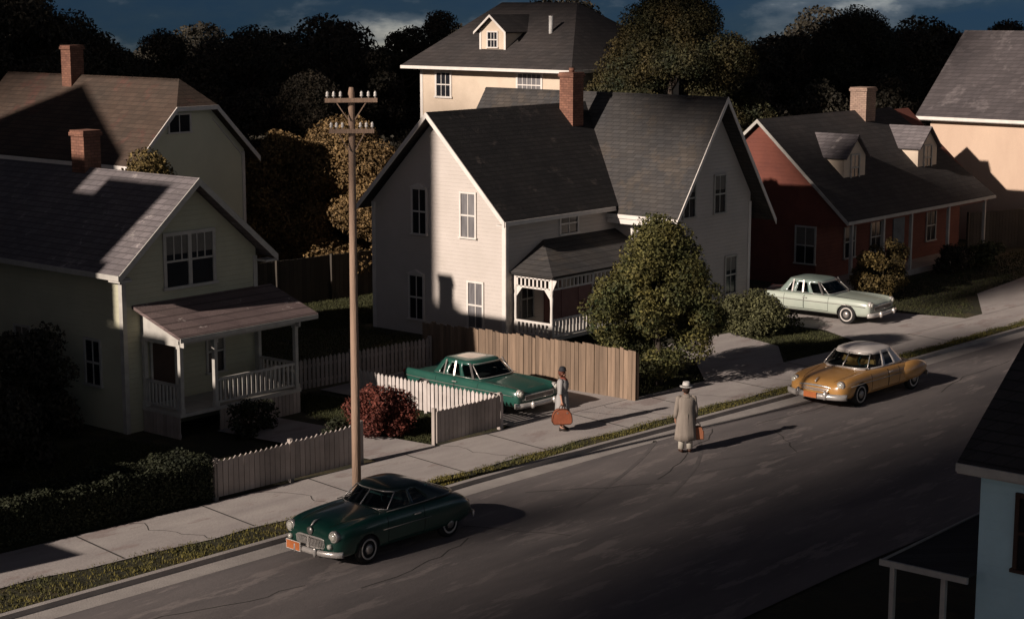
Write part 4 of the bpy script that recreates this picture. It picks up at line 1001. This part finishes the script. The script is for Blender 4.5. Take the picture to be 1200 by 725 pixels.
# --- teal sedan with long tail, in the driveway
def sedan50(name, loc, label, bodym, roofm, topm, rz, scale_w=.92, fins=True, plate=False):
    t = empty(name, loc, label, 'car', rz=rz); L2 = 2.28; W_ = scale_w
    tf = .90 if fins else .82
    st = [(L2-.01, .80*W_, .64, .64, .66, .36), (L2-.04, .93*W_, .70, .69, .77, .29), (L2-.14, .985*W_, .75, .73, .83, .26), (1.7, W_, .80, .77, .85, .24), (1.25, W_, .83, .80, .86, .24), (.85, W_, .86, .83, .86, .24), (.3, W_, .86, .85, .86, .24), (-.7, W_, .86, .84, .86, .24),
          (-1.1, W_, .84, .80, .86, .24), (-1.6, W_, .80, .75, .86+(.02 if fins else 0), .25), (-2.05, .98*W_, .76, .72, tf-.02, .28), (-2.26, .95*W_, .72, .69, tf-.02, .32), (-2.32, .86*W_, .66, .64, .78, .38)]
    car_body(st, t, bodym, [(1.42, .36), (-1.36, .36)])
    greenhouse(t, .78, -1.32, .28, -.95, .80, .64, .84, 1.28, roofm, [(.10, .30), (.36, .62), (.67, .80)], .065, nb=5, nt_=4.5, topm=topm)
    interior(t, .60, -.9, .66, .865, M['seat'], 1.12)
    for x in (1.42, -1.36):
        for s in (-1, 1): wheel(t, x, s*(W_-.11), .315, s, white=True)
    for s in (-1, 1):
        headlight(t, L2-.035, s*.74*W_/.92, .68, .088)
        side_trim(t, [(2.1, W_*.995, .62), (1.2, W_+.012, .64), (0, W_+.014, .64), (-1.2, W_+.012, .64), (-2.1, W_*.99, .66)], .02, .010, s)
        side_trim(t, [(.68, .80, .875), (0, .84, .885), (-1.0, .80, .88)], .02, .010, s, 'belt_moulding')
        q = MB(); q.lathe([(.07, .03), (.06, -.04), (.002, -.07)], 12, (-2.30, s*.74, .72), 'x'); q.build('tail_lamp', M['tail'], t, local=True)
        for x0_, x1_ in ((.40, .12), (-.26, -.30), (-.66, -.66)):
            q = MB(); q.bar((x0_+.1 if x0_ > 0 else x0_, s*.805, .86), (x1_+.12 if x0_ > 0 else x1_, s*.665, 1.27), .05, .03); q.build('pillar', M['chromep'], t, local=True)
        q = MB(); q.bar((-.05, s*(W_+.01), .74), (-.22, s*(W_+.01), .74), .03, .02); q.build('door_handle', M['chrome'], t, local=True)
    q = MB(); q.box(L2-.02, L2+.012, -.56, .56, .475, .495); q.box(L2-.02, L2+.012, -.60, .60, .60, .625)
    for s in (-.60, .58): q.box(L2-.02, L2+.012, s, s+.02, .495, .60)
    q.build('grille_surround', M['chrome'], t, local=True)
    q = MB()
    for k in range(4): q.box(L2-.01, L2+.002, -.58, .58, .507+.023*k, .518+.023*k)
    q.build('grille', M['chromep'], t, local=True)
    q = MB(); q.box(L2-.05, L2-.012, -.58, .58, .495, .60); q.build('grille_back', M['under'], t, local=True)
    curved_bumper(t, L2+.12, .96, .36, .15, .12, .06); curved_bumper(t, -2.42, .92, .38, .14, .12, s=-1)
    for s in (-.45, .45): q = MB(); q.lathe([(.045, -.09), (.06, -.02), (.055, .06), (.015, .10)], 12, (L2+.17, s, .37)); q.build('bumper_guard', M['chrome'], t, local=True)
    ws_frame(t, .78, .28, .80, .64, .84, 1.28, split=False, nb=5)
    seams(t, [(.74, -.16), (-.18, -.92)], .36, .80, (2.15, .85, .62, .66))
    return t
sedan50('teal_sedan', (37.78, 33.25, .10), 'teal sedan with a cream patch on its roof, parked beside the board fence', M['p_teal'], M['p_teal'], M['p_cream'], R(-92))
sedan50('mint_sedan', (56.65, 33.15, .10), 'pale mint sedan parked in the far driveway beside the low rounded shrub', M['p_mint'], M['p_mintroof'], None, R(-88), fins=False)

c1.scale = (.945, 1.0, 1.0); c2.scale = (1.07,)*3
for o_ in bpy.data.objects:
    if o_.name == 'mint_sedan': o_.scale = (1.09,)*3
# ------------------------------------------------------------------ people
def skin_body(parent, name, m_, J, E, Rr, root, lv=2):
    me = bpy.data.meshes.new(name); ids = {k: i for i, k in enumerate(J)}
    me.from_pydata([J[k] for k in J], [(ids[a], ids[b]) for a, b in E], []); me.materials.append(m_)
    o = bpy.data.objects.new(name, me); col.objects.link(o); o.parent = parent
    md = o.modifiers.new('skin', 'SKIN'); md.use_smooth_shade = True; md.branch_smoothing = .4
    for k, i in ids.items():
        r_ = Rr[k]; me.skin_vertices[0].data[i].radius = (r_, r_) if not hasattr(r_, '__len__') else r_
        me.skin_vertices[0].data[i].use_root = (k == root)
    subdiv(o, lv); bake(o)
    for p in o.data.polygons: p.use_smooth = True
    return o

def human(loc, rz, label, female):
    t = empty('person', loc, label, 'person', rz=rz)
    H_ = 1.0 if not female else .955
    J = {}; Rr = {}; E2 = []
    def j(n_, p, r_, par=None):
        J[n_] = (p[0]*H_, p[1]*H_, p[2]*H_); Rr[n_] = r_*H_ if not hasattr(r_, '__len__') else tuple(q*H_ for q in r_)
        if par: E2.append((par, n_))
    j('pel', (0, 0, .95), .125); j('waist', (0, 0, 1.10), .105 if female else .12, 'pel'); j('chest', (0, 0, 1.30), .13, 'waist'); j('up', (0, 0, 1.42), .09, 'chest')
    j('neck', (.0, 0, 1.50), .048, 'up'); j('jaw', (.018, 0, 1.585), .062, 'neck'); j('head', (.012, 0, 1.66), .080, 'jaw'); j('top', (.0, 0, 1.735), .060, 'head')
    sw2 = .165 if female else .19
    for s, n_ in ((1, 'l'), (-1, 'r')):
        j('sh'+n_, (0, s*sw2, 1.425), .055, 'up'); j('el'+n_, (-.01, s*(sw2+.06), 1.14), .040, 'sh'+n_); j('wr'+n_, (.04, s*(sw2+.075), .90), .026, 'el'+n_)
        j('pa'+n_, (.05, s*(sw2+.075), .845), (.020, .034), 'wr'+n_)
        for f in range(4):
            fx = .085-.022*f; ln = (.070, .080, .076, .060)[f]
            j(f'k{f}{n_}', (fx-.01, s*(sw2+.078), .805), .0105, 'pa'+n_); j(f'm{f}{n_}', (fx+.003-.008, s*(sw2+.066), .805-ln*.5), .0095, f'k{f}{n_}'); j(f't{f}{n_}', (fx-.008, s*(sw2+.038), .805-ln*.85), .008, f'm{f}{n_}')
        j('th'+n_, (.082, s*(sw2+.058), .835), .011, 'pa'+n_); j('tt'+n_, (.095, s*(sw2+.042), .795), .009, 'th'+n_)
        j('hip'+n_, (0, s*.09, .88), .088, 'pel'); j('kn'+n_, (.015, s*.10, .49), .056, 'hip'+n_); j('an'+n_, (-.01, s*.105, .10), .038, 'kn'+n_); j('toe'+n_, (.13, s*.12, .035), .030, 'an'+n_)
    b = skin_body(t, 'body', M['skin'], J, E2, Rr, 'pel')
    # face
    q = MB(); h = H_
    q.lathe([(.004, -.018), (.011, -.012), (.009, .004), (.003, .018)], 8, (.094*h, 0, 1.632*h)); q.build('nose', M['skin'], t, local=True)
    for s in (-1, 1):
        q = MB(); q.lathe([(.002, -.008), (.008, -.004), (.009, 0), (.008, .004), (.002, .008)], 8, (.083*h, s*.028, 1.652*h)); q.build('eye', M['band'], t, local=True)
        q = MB(); q.lathe([(.004, -.028), (.012, -.015), (.015, .008), (.006, .024)], 8, (.008*h, s*.083*h, 1.635*h)); q.build('ear', M['skin'], t, local=True)
    q = MB(); q.lathe([(.002, -.018), (.006, -.01), (.007, 0), (.006, .01), (.002, .018)], 8, (.080*h, 0, 1.592*h), 'y'); q.build('mouth', M['scarf'], t, local=True)
    return t, J

def cloth(parent, name, m_, rings, n=40, fold=.0, nf=11, open_=False, ph=0):
    """rings (z, rx, ry, cx, cy, foldscale)"""
    q = MB(); vs = []
    for (z, rx, ry, cx, cy, fs_) in rings:
        for k in range(n):
            a = 2*PI*k/n; f = 1+fold*fs_*(math.sin(nf*a+ph+z*2)+.5*math.sin(2*nf*a+1+ph)); vs.append((cx+rx*f*math.cos(a), cy+ry*f*math.sin(a), z))
    fs = [(i*n+k, i*n+(k+1) % n, (i+1)*n+(k+1) % n, (i+1)*n+k) for i in range(len(rings)-1) for k in range(n)]
    q.add(vs, fs, 0, True)
    o = q.build(name, m_, parent, local=True); md = o.modifiers.new('s', 'SOLIDIFY'); md.thickness = .012; md.offset = 1; bake(o); return o

def sleeve(parent, J, s, m_, to=1.0, name='sleeve', r0=.066, r1=.048):
    sh, el, wr = Vector(J['sh'+s]), Vector(J['el'+s]), Vector(J['wr'+s]); e_ = el+(wr-el)*to; sg = 1 if s == 'l' else -1
    q = MB(); q.tube([sh+Vector((0, -.05*sg, .03)), sh+Vector((0, .005*sg, .012)), sh+(el-sh)*.5, el, el+(e_-el)*.5, e_], [r0*.8, r0*1.1, r0, r0*.88, (r0*.9+r1)/2, r1], 14); q.build(name, m_, parent, local=True)

# woman: faces right across the sidewalk, case in her right hand
wo, J = human((36.55, 29.22, .125), R(-66), 'woman in a grey dress and small black hat standing on the sidewalk', True)
h = .955
cloth(wo, 'dress', M['dress'], [(1.49*h, .065, .07, 0, 0, 0), (1.46*h, .095, .125, 0, 0, 0), (1.42*h, .125, .185, 0, 0, 0), (1.34*h, .148, .178, .01, 0, .1), (1.24*h, .142, .16, .01, 0, .2), (1.12*h, .118, .138, 0, 0, .3), (1.08*h, .116, .135, 0, 0, .3),
      (1.0*h, .142, .17, 0, 0, .5), (.88*h, .165, .20, -.005, 0, .8), (.7*h, .175, .20, 0, 0, 1), (.5*h, .185, .205, 0, 0, 1), (.33*h, .20, .215, 0, 0, 1.2)], fold=.035)
cloth(wo, 'belt', M['scarf'] if False else M['dress'], [(1.115*h, .128, .148, 0, 0, 0), (1.075*h, .128, .148, 0, 0, 0)])
for s in 'lr': sleeve(wo, J, s, M['dress'], .25, 'sleeve', .062, .056)
cloth(wo, 'scarf', M['scarf'], [(1.53*h, .055, .055, .005, 0, 0), (1.50*h, .07, .072, .012, 0, 0), (1.45*h, .085, .08, .05, 0, 0)])
q = MB(); q.lathe([(.02, -.10), (.07, -.085), (.094, -.03), (.098, .03), (.08, .075), (.03, .10)], 16, (-.022, 0, 1.655*h)); q.build('hair', M['hair_r'], wo, local=True)
q = MB(); q.lathe([(.001, .115), (.055, .11), (.085, .08), (.092, .03), (.105, .012), (.118, .0), (.10, -.004), (.001, -.004)], 20, (-.005, 0, 1.715*h)); q.build('hat', M['blackfelt'], wo, local=True)
for s in (-1, 1):
    q = MB(); q.tube([(-.05, s*.10, .055), (.0, s*.102, .06), (.07, s*.108, .045), (.15, s*.115, .032)], [.038, .045, .042, .022], 12); q.box(-.06, -.02, s*.10-.02, s*.10+.02, 0, .04); q.build('shoe', M['shoe'], wo, local=True)
# man: back to us, long coat and hat, bag in his right hand
mo, J = human((37.12, 25.60, .008), R(48), 'man seen from behind in the road in a long coat and white hat', False)
cloth(mo, 'coat', M['coat'], [(1.50, .07, .075, -.005, 0, 0), (1.475, .105, .14, 0, 0, 0), (1.435, .135, .222, 0, 0, 0), (1.36, .165, .225, 0, 0, .1), (1.22, .168, .215, 0, 0, .2), (1.08, .165, .205, 0, 0, .4),
      (.92, .18, .225, 0, 0, .7), (.7, .19, .24, 0, 0, 1), (.5, .20, .26, 0, 0, 1.1), (.34, .208, .275, 0, 0, 1.2)], fold=.028, nf=8, ph=.7)
cloth(mo, 'collar', M['coat'], [(1.545, .062, .066, -.005, 0, 0), (1.49, .095, .10, -.01, 0, 0), (1.45, .12, .14, -.01, 0, 0)])
q = MB(); q.bar((-.19, 0, 1.05), (-.212, 0, .36), .018, .012, up=(1, 0, 0)); q.build('back_vent', M['coat'], mo, local=True)
for s in 'lr': sleeve(mo, J, s, M['coat'], .93, 'sleeve', .074, .058)
for s in (-1, 1):
    q = MB(); q.tube([(0, s*.105, .60), (0, s*.108, .35), (-.005, s*.108, .10)], [.085, .082, .085], 14); q.build('trouser_leg', M['trousers'], mo, local=True)
    q = MB(); q.tube([(-.07, s*.105, .05), (0, s*.108, .06), (.09, s*.115, .045), (.18, s*.122, .034)], [.040, .048, .045, .028], 12); q.build('shoe', M['shoebrown'], mo, local=True)
q = MB(); q.lathe([(.02, -.105), (.068, -.085), (.088, -.03), (.092, .03), (.08, .07), (.03, .095)], 16, (-.02, 0, 1.66)); q.build('hair', M['hair_d'], mo, local=True)
q = MB(); q.lathe([(.001, -.005), (.165, .006), (.172, .018), (.12, .012), (.100, .02), (.098, .08), (.088, .13), (.06, .142), (.03, .128), (.001, .122)], 28, (0, 0, 1.725), sx=1.08); hat = q.build('hat', M['felt'], mo, local=True)
q = MB(); q.lathe([(.103, .018), (.103, .045), (.099, .045), (.099, .018)], 28, (0, 0, 1.725), sx=1.08); q.build('hat_band', M['band'], hat, local=True)

def luggage(name, loc, rz, label, cat, w_, h_, d_, m_, rnd, handle=.10):
    t = empty(name, loc, label, cat, rz=rz); q = MB(); n = 16; poly = []
    if rnd:
        for k in range(n+1): a = PI*k/n; poly.append((w_/2*math.copysign(abs(math.cos(a))**.75, math.cos(a)), -d_/2, .16*h_+h_*.84*math.sin(a)**.75))
        poly += [(-w_/2*.94, -d_/2, .03), (-w_/2*.8, -d_/2, 0), (w_/2*.8, -d_/2, 0), (w_/2*.94, -d_/2, .03)]
    else: poly = [(-w_/2, -d_/2, 0), (w_/2, -d_/2, 0), (w_/2*.97, -d_/2, h_*.62), (w_*.30, -d_/2, h_), (-w_*.30, -d_/2, h_), (-w_/2*.97, -d_/2, h_*.62)]
    q.prism(poly, (0, d_, 0)); q.build('case', m_, t, local=True, bevel=.012)
    q = MB()
    for s in (-1, 1): q.tube([(x*1.012, s*d_/2, z*1.012-.003) for x, _, z in poly]+[(poly[0][0]*1.012, s*d_/2, poly[0][2])], .009, 6)
    q.build('piping', M['shoebrown'], t, local=True)
    q = MB(); q.tube([(-.07, 0, h_-.005), (-.06, 0, h_+handle*.7), (0, 0, h_+handle), (.06, 0, h_+handle*.7), (.07, 0, h_-.005)], .011, 8); q.build('handle', M['shoebrown'], t, local=True)
    for s in (-1, 1): q = MB(); q.box(s*.13-.02, s*.13+.02, -d_/2-.008, -d_/2, h_*.72, h_*.8); q.build('clasp', M['chromep'], t, local=True)
    return t
def hand_world(o, J, s, H_):
    p = Vector(J['m1'+s]); m4 = Matrix.Rotation(o.rotation_euler.z, 4, 'Z'); return m4 @ p + o.location
hw = hand_world(wo, J, 'r', 1)
J2 = {'x': None}
wp = Matrix.Rotation(wo.rotation_euler.z, 4, 'Z') @ Vector((.04, -(.165+.06)*.955, .765*.955)) + wo.location
luggage('round_case', (wp.x-.03, wp.y-.03, wp.z-.49), R(-42), 'rounded reddish brown leather case hanging from the hand of the woman in grey', 'suitcase', .53, .41, .17, M['leather'], True)
mp_ = Matrix.Rotation(mo.rotation_euler.z, 4, 'Z') @ Vector((.05, -(.19+.085), .765)) + mo.location
luggage('hand_bag', (mp_.x+.02, mp_.y-.05, mp_.z-.43), R(-42), 'small tan leather bag hanging from the hand of the man in the coat', 'bag', .30, .33, .14, M['leather2'], False)

# ------------------------------------------------------------------ grass
def blades(name, xy, z, h, m_):
    n = len(xy); a = rng.uniform(0, 2*PI, n); hh = h*rng.uniform(.5, 1.3, n); wv = .014+.02*h
    dx, dy = np.cos(a)*wv, np.sin(a)*wv; lean = rng.normal(size=(n, 2))*h*.35
    p = np.stack([np.column_stack([xy[:, 0]-dx, xy[:, 1]-dy, np.full(n, z)]), np.column_stack([xy[:, 0]+dx, xy[:, 1]+dy, np.full(n, z)]), np.column_stack([xy[:, 0]+lean[:, 0], xy[:, 1]+lean[:, 1], z+hh])], 1).reshape(-1, 3)
    me = bpy.data.meshes.new(name); me.vertices.add(3*n); me.vertices.foreach_set('co', p.ravel().astype(np.float32)); me.loops.add(3*n); me.loops.foreach_set('vertex_index', np.arange(3*n, dtype=np.int32))
    me.polygons.add(n); me.polygons.foreach_set('loop_start', np.arange(0, 3*n, 3, dtype=np.int32)); me.polygons.foreach_set('loop_total', np.full(n, 3, dtype=np.int32)); me.update(calc_edges=True); me.materials.append(m_)
    o = bpy.data.objects.new(name, me); col.objects.link(o); o['kind'] = 'stuff'; o['label'] = name.replace('_', ' '); return o
n = 42000; xs = rng.uniform(16, 62, n); t_ = rng.uniform(0, 1, n)
ky = np.array([kerb(x) for x in xs])+.16; gy = np.array([grs(x) for x in xs])+.10
keep = rng.uniform(0, 1, n) < .12+.88*((np.sin(xs*1.7)+np.sin(xs*4.1+1)+np.sin(xs*9.3+t_*4)+3)/6)**1.5
blades('verge_grass', np.column_stack([xs, ky+(gy-ky)*t_])[keep], .10, .06, M['grass'])
def scatter(poly, n):
    P = np.array(poly); lo, hi = P.min(0), P.max(0); out = []
    q = rng.uniform(lo, hi, (n, 2)); ins = np.zeros(n, bool); j_ = len(P)-1
    for i in range(len(P)):
        c = ((P[i, 1] > q[:, 1]) != (P[j_, 1] > q[:, 1])) & (q[:, 0] < (P[j_, 0]-P[i, 0])*(q[:, 1]-P[i, 1])/(P[j_, 1]-P[i, 1]+1e-12)+P[i, 0]); ins ^= c; j_ = i
    return q[ins]
lawns = [[(41, 29.95), (44.1, 29.85), (46.4, 31.9), (48, 34.4), (50, 36.3), (41, 36.3)], [(48.5, 29.5), (52.5, 29.1), (54.1, 31.5), (54.4, 36), (52, 35.5), (50.8, 31.2)], [(59.6, 28.7), (64.5, 31.1), (72, 31.7), (80, 30.5), (80, 35), (62, 35.2), (58.5, 34)], [(20, 32), (28, 33), (28.6, 37.8), (20, 37.8)], [(35, 39), (44, 39), (44.4, 49.8), (36, 50)], [(43, 44.9), (52, 44.9), (52, 49.2), (43, 50)], [(33.2,31.1),(35.6,31.1),(35.6,38),(33.8,38)]]
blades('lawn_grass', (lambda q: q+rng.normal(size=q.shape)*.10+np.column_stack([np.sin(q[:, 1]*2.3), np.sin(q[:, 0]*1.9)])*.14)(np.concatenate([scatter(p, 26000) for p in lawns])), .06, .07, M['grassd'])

# ------------------------------------------------------------------ near trees and bushes
def cone_prof(t): return (.62+.38*min(1, t/.30)) * (1-.84*max(0, (t-.30)/.70)**1.4)
tree(43.1, 30.75, 5.45, 2.25, M['leaf_conifer'], 'dense olive green tree on the lawn past the end of the board fence', .05, 2600, 125, .15, prof=cone_prof, cs=.23)
bush(33.05, 32.6, .1, .95, .95, 1.45, M['leaf_red'], 'dark red round bush inside the yard gap between the two picket fences', .045, 4200, 34)
bush(52.6, 33.3, .08, 2.0, 1.4, 1.45, M['leaf_shrub'], 'low rounded olive shrub beside the mint sedan', .05, 2600, 36)
bush(62.1, 33.7, .08, 2.1, 1.1, 2.45, M['leaf_gold'], 'golden brown bush behind the mint sedan, in front of the red house', .06, 2000, 34)
bush(69.8, 34.6, .08, 1.3, .8, 1.45, M['leaf_mid'], 'dark bush under the red house porch', .06, 1800, 22)
bush(72.3, 34.2, .08, 1.0, .8, 1.35, M['leaf_shrub'], 'small dull green bush at the far end of the red house porch', .06, 1800, 22)
bush(30.9, 35.35, .08, 1.2, .6, 1.1, M['leaf_hedge'], 'dark shrub against the skirting of the left porch', .05, 2200, 24)
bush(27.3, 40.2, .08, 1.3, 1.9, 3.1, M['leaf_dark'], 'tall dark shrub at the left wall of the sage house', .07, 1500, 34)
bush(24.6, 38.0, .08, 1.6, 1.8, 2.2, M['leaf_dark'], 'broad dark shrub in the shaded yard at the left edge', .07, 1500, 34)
bush(31.9, 33.2, .08, .5, .5, .6, M['leaf_hedge'], 'little dark shrub just left of the dark red bush', .05, 1800, 12)
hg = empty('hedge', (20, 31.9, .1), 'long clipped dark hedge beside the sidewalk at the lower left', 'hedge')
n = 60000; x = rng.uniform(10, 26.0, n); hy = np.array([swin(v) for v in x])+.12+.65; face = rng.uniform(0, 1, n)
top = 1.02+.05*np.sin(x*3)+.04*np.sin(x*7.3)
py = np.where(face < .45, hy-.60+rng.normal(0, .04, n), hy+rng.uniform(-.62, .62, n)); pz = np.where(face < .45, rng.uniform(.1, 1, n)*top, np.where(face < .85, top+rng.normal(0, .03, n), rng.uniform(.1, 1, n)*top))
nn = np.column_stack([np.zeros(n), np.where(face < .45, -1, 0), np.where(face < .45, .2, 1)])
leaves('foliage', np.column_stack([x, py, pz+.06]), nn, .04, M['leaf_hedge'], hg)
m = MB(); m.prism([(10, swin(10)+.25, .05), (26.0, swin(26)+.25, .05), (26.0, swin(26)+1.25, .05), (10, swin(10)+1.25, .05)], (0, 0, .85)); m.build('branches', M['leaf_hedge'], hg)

# ------------------------------------------------------------------ background trees
BG = [(51.4,76.3,13.4,4.1,'d'), (42.6,67.7,11.6,3.0,'d'), (58.7,81.0,12.0,2.8,'d'), (68.0,89.0,9.6,2.4,'d'), (73.8,92.1,10.6,2.3,'d'), (70.8,84.2,9.2,1.8,'d'), (76.7,87.0,10.3,2.3,'d'), (73.4,79.3,9.9,2.1,'d'), (82.0,84.9,10.4,2.1,'d'), (75.3,74.6,9.6,1.8,'d'), (88.2,84.3,10.9,2.3,'d'), (92.9,85.2,11.9,2.4,'d'), (99.2,80.9,12.8,3.7,'d'), (58.2,66.0,7.7,2.5,'d'), (60.9,74.2,8.3,2.3,'d'), (57.5,61.2,8.8,2.2,'m'), (50.6,51.6,7.3,2.45,'o'), (49.6,55.6,6.6,1.6,'d'), (57.1,56.0,5.9,1.5,'d'), (72.6,51.2,13.2,3.4,'g'), (82.2,66.7,12.5,2.0,'d'), (93.5,61.6,9.6,1.9,'d'), (97.9,62.2,9.8,1.9,'d'), (100.8,61.4,10.1,1.8,'d'), (90.6,51.1,12.1,2.9,'y'), (102.7,53.9,10.9,2.2,'d'), (109.3,54.2,10.4,2.3,'d'), (108.7,50.9,11.3,2.5,'d'), (113.6,49.8,11.6,2.8,'d'), (77.1,49.2,8.1,2.0,'d'), (80.4,47.7,8.3,2.2,'d'), (85.7,46.6,8.4,2.1,'d'), (84.5,55.9,8.8,1.9,'d'), (37.0,47.2,7.25,1.35,'b'), (48.6,53.6,7.0,1.8,'o')]
WHERE = {0: 'huge dark tree filling the upper left corner behind the brown roof', 1: 'dark tree at the left frame edge behind the brown roof', 2: 'dark tree rising just right of the huge one at upper left',
 15: 'brownish tree standing left of the telegraph pole top', 16: 'ochre leaved tree directly behind the telegraph pole crossarms', 17: 'short brown tree beside the grey green house wall', 18: 'low dark tree between the pole and the cream house',
 19: 'big moss green and rust tree right of the cream house roof', 24: 'tall grey green tree against the sky above the red house', 34: 'second ochre tree, just left of the telegraph pole crossarms', 33: 'small brown tree in front of the grey green house wall'}
K = {'d': 'leaf_dark', 'm': 'leaf_mid', 'o': 'leaf_olive', 'g': 'leaf_green', 'y': 'leaf_grey', 'b': 'leaf_gold'}
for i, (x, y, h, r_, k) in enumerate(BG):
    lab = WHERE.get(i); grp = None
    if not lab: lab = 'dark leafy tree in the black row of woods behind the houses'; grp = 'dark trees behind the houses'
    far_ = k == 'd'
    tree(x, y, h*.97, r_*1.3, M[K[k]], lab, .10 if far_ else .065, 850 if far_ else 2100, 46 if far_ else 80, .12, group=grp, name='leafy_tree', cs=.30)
# far woods beyond: one mass
cl = []
for i in range(520):
    a = R(rng.uniform(YAW-24, YAW+26)); d_ = rng.uniform(128, 165); h = max(6.5, 8.6+1.3*math.sin(a*40)+1.0*math.sin(a*95)+(d_-128)*.02)
    cl.append(((d_*math.cos(a), d_*math.sin(a), rng.uniform(.3, 1)*h-1.2), (2.4, 2.4, 2.0)))
p, nn = clump_points(cl, 260, .5)
o = leaves('distant_woods', p, nn, .2, M['leaf_dark']); tag(o, 'far dark woods closing the view below the sky', None, None, 'stuff')

# ------------------------------------------------------------------ unseen blockers added to the left, toward the sun, shaped for the shadows
W = empty('stepped_blocker', (14, 40, 0), 'unseen stepped brick block added left of the view to cast shadows', 'building_blocker')  # added blocker, step heights set by where shade should fall
for (a, b, z) in ((30.9, 32.7, 2.9), (32.7, 36.0, 5.1), (36.0, 38.9, 8.0), (38.9, 40.6, 8.9), (40.6, 43.4, 13.4), (43.4, 44.3, 12.8), (44.3, 45.45, 13.95), (45.45, 54.5, 12.0)):
    m = MB(); m.prism([(15, a, 0), (15, b, 0), (9, b+.84, 0), (9, a+.84, 0)], (0, 0, z-.12)); wl = m.build('wall', M['brickwall'], W)
    m = MB(); m.prism([(15.06, a+.002, z-.118), (15.06, b-.002, z-.118), (9, b+.84, z-.118), (9, a+.842, z-.118)], (0, 0, .118)); m.build('parapet', M['trimg'], W)
for k in range(9):
    for z in (2.0, 5.6, 9.0):
        yy = 37+k*1.9
        if z+1.6 < (7.5 if yy < 40.6 else 11.5): window(W, (15.0, yy, z), (0, 1, 0), (1, 0, 0), .9, 1.5, 3, (.33, .66), M['trimg'])
T_ = empty('upper_blocker', (10.5, 49.7, 12), 'unseen square boarded block added above the stepped one to cast a shadow', 'tank_blocker')  # added blocker, its edge splits the white gable into lit and shaded halves
m = MB(); m.prism([(14.8, 45.45, 13.2), (14.8, 49.2, 13.2), (8, 50.16, 13.2), (8, 46.41, 13.2)], (0, 0, 7.8)); m.build('tank_blocker', M['board'], T_)
m = MB(); m.prism([(8, 46.5, 21.002), (14.6, 46.5, 21.002), (11.3, 46.5, 22.3)], (0, 2.7, 0)); m.build('lid', M['roofdark'], T_)
for x in (9, 14):
    for yy in (46.8, 49.0): m = MB(); m.box(x-.12, x+.12, yy-.12, yy+.12, 12.0, 13.2); m.build('leg', M['boarddark'], T_)
Bn = empty('gabled_blocker', (12, 61.5, 0), 'unseen tall gabled block added left of the view to cast a shadow', 'barn_blocker')  # added blocker, shades part of the brown clipped roof
gable_block(8, 15, 56.6, 67.0, 0, 16.9, 19.9, 'x').build('wall', M['redwall'], Bn)
m = MB()
for ye in (56.2, 67.4): m.slab([(7.6, ye, 16.75), (15.3, ye, 16.75), (15.3, 61.8, 20.05), (7.6, 61.8, 20.05)], .12)
m.build('roof', M['roofdark'], Bn)
# unseen puffs added between the sun and the town to shade chosen areas
bi = bmesh.new(); bmesh.ops.create_icosphere(bi, subdivisions=2, radius=1); bi.verts.ensure_lookup_table()
IV = np.array([v.co[:] for v in bi.verts]); IF = np.array([[v.index for v in f.verts] for f in bi.faces]); bi.free()
def cloud_blocker(name, polys, z_at, dist, rr, dens, label):
    q = []
    for poly in polys:
        P = np.array(poly); ar = abs(sum(P[i, 0]*P[i-1, 1]-P[i-1, 0]*P[i, 1] for i in range(len(P))))/2; bb = (P.max(0)-P.min(0)).prod()
        q.append(scatter(poly, int(dens*bb/rr/rr)))
    q = np.concatenate(q); n = len(q); sh_ = np.array(-sd*dist)
    r0 = rr*rng.uniform(.75, 1.25, n); c_ = np.column_stack([q, z_at+rng.uniform(-.3, .5, n)*rr])+sh_; c0 = c_.mean(0)
    V = ((c_-c0)[:, None, :]+IV[None]*(r0[:, None]*np.array([1.25, 1, .62]))[:, None, :]).reshape(-1, 3)
    Fc = (IF[None]+(np.arange(n)*len(IV))[:, None, None]).reshape(-1, 3)
    me = bpy.data.meshes.new(name); me.from_pydata(V.tolist(), [], Fc.tolist()); me.materials.append(M['cloud_blocker'])
    me.polygons.foreach_set('use_smooth', [True]*len(Fc))
    o = bpy.data.objects.new(name, me); col.objects.link(o); o.location = c0; tag(o, label, 'cloud_blocker'); return o
cloud_blocker('puff_blocker', [[(4, 17), (12, 19.6), (20, 21.2), (28, 22.0), (38, 21.9), (46, 21.5), (54, 21.2), (72, 20), (70, 2), (8, 2)]], 0, 560, 2.4, 2.6, 'unseen puffs added low behind the viewer, shading the near side of the road')  # added puffs, outline follows the soft shade wanted on the road
cloud_blocker('puff_blocker', [[(38, 69), (60, 74), (70, 74), (88, 76), (86, 57), (83, 45), (125, 38), (140, 60), (115, 115), (60, 115), (34, 85)], [(50, 59), (56, 59), (58, 66), (58, 74), (48, 72)]], 7, 320, 3.5, 2.0, 'unseen puffs added high behind the viewer, shading the woods beyond the houses')  # added puffs hold the background trees in shade
cloud_blocker('puff_blocker', [[(64, 30.6), (63.4, 36.9), (65, 37.1), (70, 36.8), (72.5, 36.2), (74, 33.0), (68, 30.6)]], 3, 200, 1.0, 2.2, 'unseen small puffs added behind the viewer, shading the red house porch')  # added puffs keep the red house porch and lower roof dark
cloud_blocker('puff_blocker', [[(62, 30.2), (62, 31.6), (70, 32.6), (82, 34), (82, 31.2), (72, 31.3), (66, 30.6)], [(46.3, 25.0), (46.3, 27.5), (46.8, 27.5), (46.8, 25.0)], [(51.8, 26.2), (51.8, 27.7), (57, 27.5), (57, 25.8)], [(26.9, 25.6), (26.9, 26.7), (30.3, 26.4), (30.3, 25.2)]], 0, 170, .8, 2.4, 'unseen scattered puffs added behind the viewer, shading the cars and red house lawn')  # added puffs darken the lawn and the rear of both street cars
